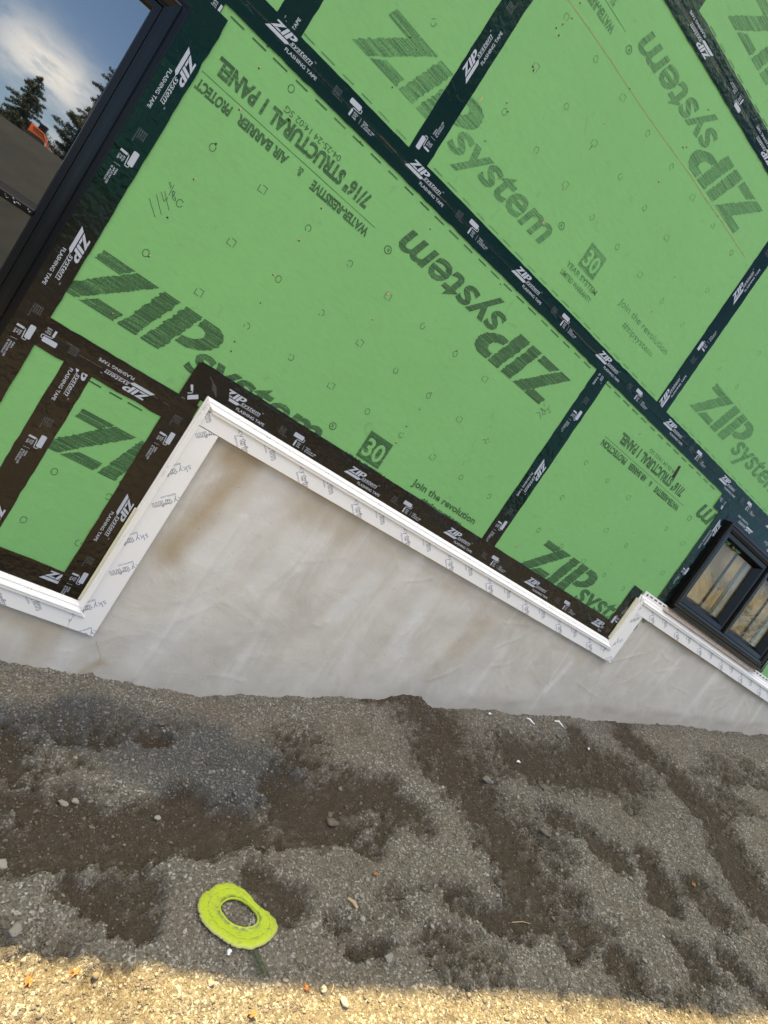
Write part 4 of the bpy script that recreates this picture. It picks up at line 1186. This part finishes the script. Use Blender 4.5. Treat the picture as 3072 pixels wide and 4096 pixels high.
# ------------------------------------------------------------------ small things lying on the ground
def ring_object():
    z = lambda x, y: (700 + x*.30139, 3450 + y*.30139)
    OUT = [(300,610),(330,470),(380,390),(450,370),(470,345),(560,280),(640,265),(740,262),(850,320),(930,370),(980,430),(1060,540),(1120,590),(1190,640),(1240,690),(1280,680),(1335,745),(1375,870),(1345,940),(1230,1060),(1080,1120),(1030,1150),(950,1130),(820,1130),(700,1070),(560,975),(420,860),(340,740)]
    INN = [(600,600),(650,530),(740,490),(830,500),(930,550),(1020,630),(1085,720),(1085,790),(1040,840),(960,858),(850,850),(740,800),(660,720),(615,660)]
    c = gpt(z(840, 690), 0.0)
    gxr, gyr = np.meshgrid(np.linspace(-.13, .13, 15), np.linspace(-.13, .13, 15)); gxr, gyr = gxr.ravel(), gyr.ravel()
    gzr = ground_z(c[0] + gxr, c[1] + gyr)
    kf = np.linalg.lstsq(np.stack([gxr, gyr, np.ones_like(gxr)], 1), gzr, rcond=None)[0]
    SX, SY = kf[0], kf[1]; c[2] = kf[2] + .013; base = c.copy()
    def to_local(P_):
        out = []
        for p in P_:
            dv = ray(*z(*p)); nn = np.array([-SX, -SY, 1.0])
            tt = ((c - CAM) @ nn) / (dv @ nn); out.append(CAM + dv*tt - c)
        return np.array(out)
    O3, I3 = to_local(OUT), to_local(INN)
    cen = I3.mean(0); O3 -= 0; N = 200
    def radial(P_):
        a = np.arctan2(P_[:,1]-cen[1], P_[:,0]-cen[0]); rr = np.hypot(P_[:,0]-cen[0], P_[:,1]-cen[1])
        o_ = np.argsort(a); a, rr = a[o_], rr[o_]
        a = np.r_[a-2*PI, a, a+2*PI]; rr = np.r_[rr, rr, rr]
        return np.interp(np.linspace(-PI, PI, N, endpoint=False), a, rr)
    ro, ri = radial(O3), radial(I3)
    k = np.ones(7)/7; ri = np.convolve(np.r_[ri[-3:], ri, ri[:3]], k, 'valid'); ro = np.convolve(np.r_[ro[-1:], ro, ro[:1]], np.ones(3)/3, 'valid')
    rs = np.random.default_rng(5)
    chew = np.convolve(rs.normal(0, 1, N+8), np.ones(3)/3, 'same')[4:4+N]
    ro = ro + .0013*chew + np.where(rs.random(N) < .05, -.0035, 0)
    prof = [(0, -.002), (0, .0025), (.02, .0042), (.05, .0046), (.075, .0040), (.10, .0022), (.30, .0034), (.52, .0046), (.56, .0046), (.585, .0038), (.61, .0046), (.80, .0042), (.90, .0028), (.97, .0012), (1.0, -.0010), (.99, -.0030), (.9, -.0035), (.5, -.0010), (.1, -.0035)]
    th = np.linspace(-PI, PI, N, endpoint=False)
    V, E_ = [], []
    for tt, hh in prof:
        rad = ri + (ro-ri)*tt
        x = cen[0] + rad*np.cos(th); y = cen[1] + rad*np.sin(th)
        zz = SX*x + SY*y + hh + (rs.normal(0, .0003, N) if tt > .9 else 0) + .0015*np.sin(th*2 + .6)*tt
        V.append(np.stack([x, y, zz], 1)); 
        E_.append(np.stack([np.full(N, sstep(.90, 1.0, tt)*.9), np.full(N, 1.0 if tt in (.585, .10) else .0), np.zeros(N), np.ones(N)], 1))
    V = np.concatenate(V); n = len(prof); fs = []
    for i in range(n):
        for j in range(N):
            fs.append((i*N+j, i*N+(j+1) % N, ((i+1) % n)*N+(j+1) % N, ((i+1) % n)*N+j))
    o = mesh_np('flying_ring', V, np.array(fs)[:, ::-1], M['ring'], smooth=True)
    ca = o.data.color_attributes.new('edge', 'FLOAT_COLOR', 'POINT'); ca.data.foreach_set('color', np.concatenate(E_).astype(np.float32).ravel())
    o.location = base
    tag(o, 'chewed yellow green plastic flying ring with ragged edges lying on the gravel', 'toy ring')
ring_object()

def rock(q, w, lab, cls=(0.5, 0, 0), flat=.5, ang=0, elong=1.4, lift=.2, seed=0):
    P = gpt(q); v, fc = ico(3); rs = np.random.default_rng(seed+100)
    nrm_ = 1 + .24*fbm(v[:,0]*1.3+seed, v[:,1]*1.3+v[:,2], 7+seed, 3); v = np.sign(v)*np.abs(v)**.8
    w = w*.78; V = v*nrm_[:, None]*np.array([elong, 1.0, flat])*w/2/1.2
    V = np.sign(V)*np.abs(V)
    ct, st_ = math.cos(ang), math.sin(ang); V = np.stack([V[:,0]*ct - V[:,1]*st_, V[:,0]*st_ + V[:,1]*ct, V[:,2]], 1)
    o = mesh_np('stone', V, fc, M['stone'], smooth=True); o.location = P + np.array([0, 0, w*flat*lift])
    ca = o.data.color_attributes.new('tone', 'FLOAT_COLOR', 'POINT'); ca.data.foreach_set('color', np.tile(np.array([*cls, 1], np.float32), (len(V), 1)).ravel())
    tag(o, lab, 'stone', 'larger stones on the ground')
rock(T(1,3,860,1238), .040, 'flat grey stone right of centre just above the sunlit strip', (.55, .35, 0), .4, .3, 1.5, seed=1)
rock(T(0,3,1470,1250), .030, 'squarish brown stone below the yellow green ring', (.30, 0, .35), .4, .5, 1.1, seed=2)
rock(T(0,3,8,630), .045, 'pale stone at the left edge beside the dark earth', (.75, .1, 0), .6, .2, 1.0, seed=3)
rock(T(1,3,1495,85), .062, 'grey half buried rock in the dark trench below the wall', (.3, .4, 0), .5, -.3, 1.5, seed=4)
rock(T(1,3,490,355), .055, 'dark brown damp rock near the middle of the ground', (.12, 0, .7), .45, .4, 1.3, seed=5)
rock(T(2,3,225,138), .075, 'long dark flat rock right of the trench', (.05, .3, .7), .35, -.25, 1.9, seed=6)
rock(T(2,3,198,440), .060, 'dark brown rounded rock right of the main trench', (.15, 0, .7), .45, -.2, 1.5, seed=7)
rock(T(1,3,565,1525), .028, 'white oval stone in the sunlit strip near the bottom', (1, 0, 0), .7, -1.2, 1.7, .4, seed=8)
rock(T(1,3,432,1445), .026, 'white round stone at the upper edge of the sunlit strip', (1, 0, 0), .8, .9, 1.3, .4, seed=9)
rock(T(0,3,1365,1395), .024, 'buff stone sunk in the sunlit strip below the ring', (.7, 0, .1), .5, .4, 1.3, seed=10)
rock(T(0,3,95,1060), .042, 'grey tilted stone low at the left edge', (.5, .1, 0), .55, 1.0, 1.3, seed=11)
rock(T(0,3,480,225), .030, 'pale oval stone on the dark damp band at the left', (.8, 0, 0), .7, .2, 1.3, .35, seed=12)
rock(T(0,3,410,237), .032, 'buff flat stone left of the pale oval stone on the damp band', (.65, 0, .1), .5, -.5, 1.7, .3, seed=13)
rock(T(0,3,1020,328), .026, 'pale stone in the middle of the dark damp band', (.75, 0, 0), .6, -.2, 1.4, .35, seed=14)
rock(T(1,3,1205,132), .022, 'small white stone beside the trench', (1, 0, 0), .8, 0, 1.0, .4, seed=15)
rock(T(2,3,985,1078), .024, 'white stone low on the right half of the ground', (1, 0, 0), .7, 0, 1.2, .4, seed=16)
rock(T(0,2,1045,1382), .026, 'reddish brown stone on the bluish crushed stone', (.2, 0, .9), .6, .3, 1.4, .35, seed=17)

def leaf(q, w, lab, ang):
    P = gpt(q, .006); n = 14; vs = [(0, 0, .002)]
    for k in range(n):
        a = 2*PI*k/n; rr = w/2*(.85 + .18*math.cos(5*a) + random.uniform(-.28, .25))
        vs.append((rr*math.cos(a), .8*rr*math.sin(a), random.uniform(0, .010) + .25*rr*math.cos(a)))
    m_ = len(vs)
    vs += [(x, y, z_-.0008) for x, y, z_ in vs]
    fs = [(0, 1+k, 1+(k+1) % n) for k in range(n)] + [(m_, m_+1+(k+1) % n, m_+1+k) for k in range(n)] + [(1+k, m_+1+k, m_+1+(k+1) % n, 1+(k+1) % n) for k in range(n)]
    o = mesh_py('dry_leaf', vs, fs, M['leaf']); o.location = P; o.rotation_euler = (0, 0, ang); tag(o, lab, 'leaf', 'dry orange leaves on the ground')
leaf(T(0,3,480,1332), 0.020, 'orange dry leaf at the shadow edge, right of another leaf', .4)
leaf(T(0,3,185,1382), 0.025, 'orange dry leaf in the sunlit strip at the left', 1.4)
leaf(T(0,3,1632,1605), 0.025, 'orange dry leaf at the bottom edge below the ring', .1)
leaf(T(1,3,325,1432), 0.022, 'orange brown curled leaf at the shadow edge left of the white round stone', 2.0)
leaf(T(2,3,1175,757), 0.023, 'single orange leaf in the shade on the right slope', .8)
leaf(T(1,3,775,690), .022, 'small brown leaf in the shade near the middle', 1.8)

def scrap(q, lab, L, ang, curl=.006):
    P = gpt(q, .008); s_ = Solid(); pts = [(-L/2, 0, 0), (-L/6, .003, curl), (L/6, -.003, curl*.6), (L/2, .002, .002)]
    s_.tube(pts, [.0035, .0055, .0045, .003], 5)
    o = s_.build('plastic_scrap', M['scrap']); o.location = P; o.rotation_euler = (0, .1, ang); tag(o, lab, 'plastic scrap', 'white plastic scraps on the ground')
scrap(T(2,2,120,1357), 'white curled plastic scrap close under the wall, leftmost of three', .055, -.6)
scrap(T(2,2,278,1412), 'white forked plastic scrap right of the curled one near the wall', .070, -.3, .012)
scrap(T(2,2,520,1503), 'small white plastic scrap above the dark damp patch on the right', .032, .8)
scrap(T(2,2,48,1615), 'small white plastic scrap beside the main trench', .034, .2)
scrap(T(1,2,1510,1317), 'tiny white plastic bit near the wall right of the dirt mound', .022, .4)
scrap((915, 3811), 'tiny white sliver below the yellow green ring', .016, 1.2)
P = gpt(T(1,3,625,875), .006); s = Solid(); s.tube([(-.02, 0, 0), (0, .003, .003), (.022, -.002, .001)], [.004, .006, .0045], 6)
o = s.build('wood_chip', M['stick']); o.location = P; o.rotation_euler = (0, 0, -.9); tag(o, 'short pale wood splinter on the gravel right of the ring', 'wood splinter')
P = gpt((1018, 3825), .004); s = Solid(); s.tube([(0, .035, .004), (0, 0, .004), (.004, -.05, .003)], .0014, 5)
for k in range(34):
    y = .03 - k*.0024; sg = 1 if k % 2 else -1
    s.tube([(0, y, .004), (sg*.009, y-.006, .006), (sg*.016, y-.012, .004)], [.0008, .0007, .0003], 4)
o = s.build('fir_sprig', M['fir']); o.location = P; o.rotation_euler = (0, 0, .3); tag(o, 'small green fir sprig beside the ragged lower edge of the ring', 'sprig')
for k, (a, b, lab) in enumerate([(T(2,3,1490,1090), T(2,3,1570,1150), 'thin dry twig on the right slope'), (T(2,3,0,1000), T(2,3,120,1008), 'thin dry straw lying across the slope right of the ring'), (T(1,3,500,1400), T(1,3,488,1455), 'pale upright straw at the shadow edge')]):
    A_2, B_2 = gpt(a, .006), gpt(b, .006); s = Solid(); s.tube([(0,0,0), tuple((B_2-A_2)/2 + np.array([0,0,.006])), tuple(B_2-A_2)], [.0018, .0016, .001], 5)
    o = s.build('twig', M['stick']); o.location = A_2; tag(o, lab, 'twig')

# ------------------------------------------------------------------ what the windows mirror: trees and a machine across the yard
def gz1(x, y): return float(ground_z(np.array([x]), np.array([y]))[0])
def conifer(x, y, h, w, lab, seed, n=3600, sparse=1.0, lean=0.0):
    rs = np.random.default_rng(seed); z0 = gz1(x, y) - .1
    root = empty('conifer_tree', (x, y, z0)); tag(root, lab, 'tree', 'evergreen trees across the yard')
    s_ = Solid(); s_.tube([(0,0,0), (lean*.4,0,h*.5), (lean,0,h*.97)], [h*.018+.05, h*.011+.03, .02], 7); s_.build('trunk', M['bark'], root)
    V, Fq = [], []
    nb = int(h*13*sparse)
    br = Solid()
    for b in range(nb):
        tt = rs.uniform(.10, 1.0); a = rs.uniform(0, 2*PI); L = w*(1-tt)**.75*rs.uniform(.45, 1.1) + .15
        bz_ = h*tt; drop = rs.uniform(-.25, .15)*L
        m_ = max(14, int(L*70))
        br.tube([(lean*tt, 0, bz_), (lean*tt + L*.9*math.cos(a), L*.9*math.sin(a), bz_ + drop)], [.018, .006], 4)
        for k in range(m_):
            u_ = rs.uniform(.12, 1); c_ = np.array([lean*tt + L*u_*math.cos(a), L*u_*math.sin(a), bz_ + drop*u_]) + rs.normal(0, .07 + .06*L*(1-u_), 3)
            e1_ = rs.normal(0, 1, 3); e1_ /= np.linalg.norm(e1_); e2_ = np.cross(e1_, rs.normal(0, 1, 3)); e2_ /= np.linalg.norm(e2_)
            sz = rs.uniform(.10, .24); i = len(V)
            V += [c_ - e1_*sz, c_ + e2_*sz*.28, c_ + e1_*sz, c_ - e2_*sz*.28]; Fq.append((i, i+1, i+2, i+3))
    br.build('branches', M['bark'], root)
    o_ = mesh_np('crown', np.array(V), np.array(Fq), M['needle'], root)
    return root
def bare_tree(x, y, h, lab, seed, depth=6, spread=.5):
    rs = random.Random(seed); z0 = gz1(x, y) - .1
    root = empty('bare_tree', (x, y, z0)); tag(root, lab, 'tree', 'leafless trees across the yard')
    tr, tw = Solid(), Solid()
    def grow(p, dr, L, rad, dp):
        q_ = p + dr*L; mid = p + dr*L*.5 + Vector((rs.uniform(-1,1), rs.uniform(-1,1), 0))*L*.05
        (tr if dp == depth else tw).tube([p, mid, q_], [rad, rad*.85, rad*.7], 6 if dp > 3 else 3)
        if dp == 0: return
        for _ in range(3 if dp > 1 else 4):
            nd = (dr + Vector((rs.gauss(0, spread), rs.gauss(0, spread), rs.gauss(.12, spread*.6)))).normalized()
            grow(p + dr*L*rs.uniform(.65, 1.0), nd, L*rs.uniform(.55, .85), rad*.58, dp-1)
    grow(Vector((0,0,0)), Vector((0,0,1)), h*.27, h*.016, depth)
    tr.build('trunk', M['bark'], root); tw.build('crown', M['bark'], root)
    return root
P = mirror_ray(T(0,0,120,640), 95); Q = mirror_ray(T(0,0,188,450), 95)
conifer(P[0] + .6, -95, Q[2] - gz1(P[0], -95) + .3, 5.2, 'dense conifer mirrored at the left edge of the big window', 1, lean=.4)
P = mirror_ray(T(0,0,690,560), 90); Q = mirror_ray(T(0,0,680,400), 90)
conifer(P[0], -90, Q[2] - gz1(P[0], -90) + .6, 4.4, 'loose pine mirrored beside the right jamb of the big window', 2, sparse=.35)
for k, (q_, D, lab) in enumerate([(T(0,0,340,770), 88, 'small leafless tree mirrored between the two conifers'), (T(0,0,235,730), 92, 'thin leafless tree mirrored behind the orange machine'), (T(0,0,430,850), 86, 'low leafless tree mirrored near the window jamb'), (T(0,0,30,690), 87, 'leafless tree mirrored in front of the dense conifer')]):
    P = mirror_ray(q_, D); bare_tree(P[0], -D, P[2] - gz1(P[0], -D), lab, 20+k, 5)
for k, (q_, D, h, lab) in enumerate([((2985, 2270), 14, 9.5, 'wide leafless tree mirrored in the left golden pane'), ((3060, 2420), 13, 9.5, 'wide leafless tree mirrored in the right golden pane'), ((2880, 2330), 24, 9, 'farther leafless tree mirrored behind the golden panes')]):
    P = mirror_ray(q_, D); bare_tree(P[0], -D, h, lab, 40+k, 6, .55)
P = mirror_ray(T(0,0,240,880), 80)
gm = gz1(P[0], -80)
mach = empty('tracked_loader', (P[0], -80, gm)); mach.scale = (1.1, 1.1, 1.1); tag(mach, 'small orange tracked loader mirrored low in the big window', 'machine')
s = Solid(); s.box(-.75, .75, -.45, .45, .35, .95); s.box(-.75, -.2, -.42, .42, .95, 1.2); s.build('body', M['orange'], mach)
s = Solid(); s.box(-.15, .5, -.38, .38, .95, 1.65); s.box(-.2, .55, -.43, .43, 1.65, 1.72); s.build('cab', M['frame'], mach)
for sy_ in (-.62, .46):
    s = Solid(); s.prism([(-.75, .1), (-.6, 0), (.6, 0), (.75, .1), (.75, .35), (.6, .45), (-.6, .45), (-.75, .35)], sy_, sy_+.16); s.build('track', M['rubber'], mach)
s = Solid(); s.tube([(-.5, -.5, 1.1), (.5, -.5, 1.0), (1.1, -.5, .35)], .06, 6); s.tube([(-.5, .5, 1.1), (.5, .5, 1.0), (1.1, .5, .35)], .06, 6); s.build('lift_arm', M['orange'], mach)
s = Solid(); s.prism([(1.05, .1), (1.6, .05), (1.15, .2), (1.1, .55), (1.05, .55)], -.7, .7); s.build('bucket', M['orange'], mach)
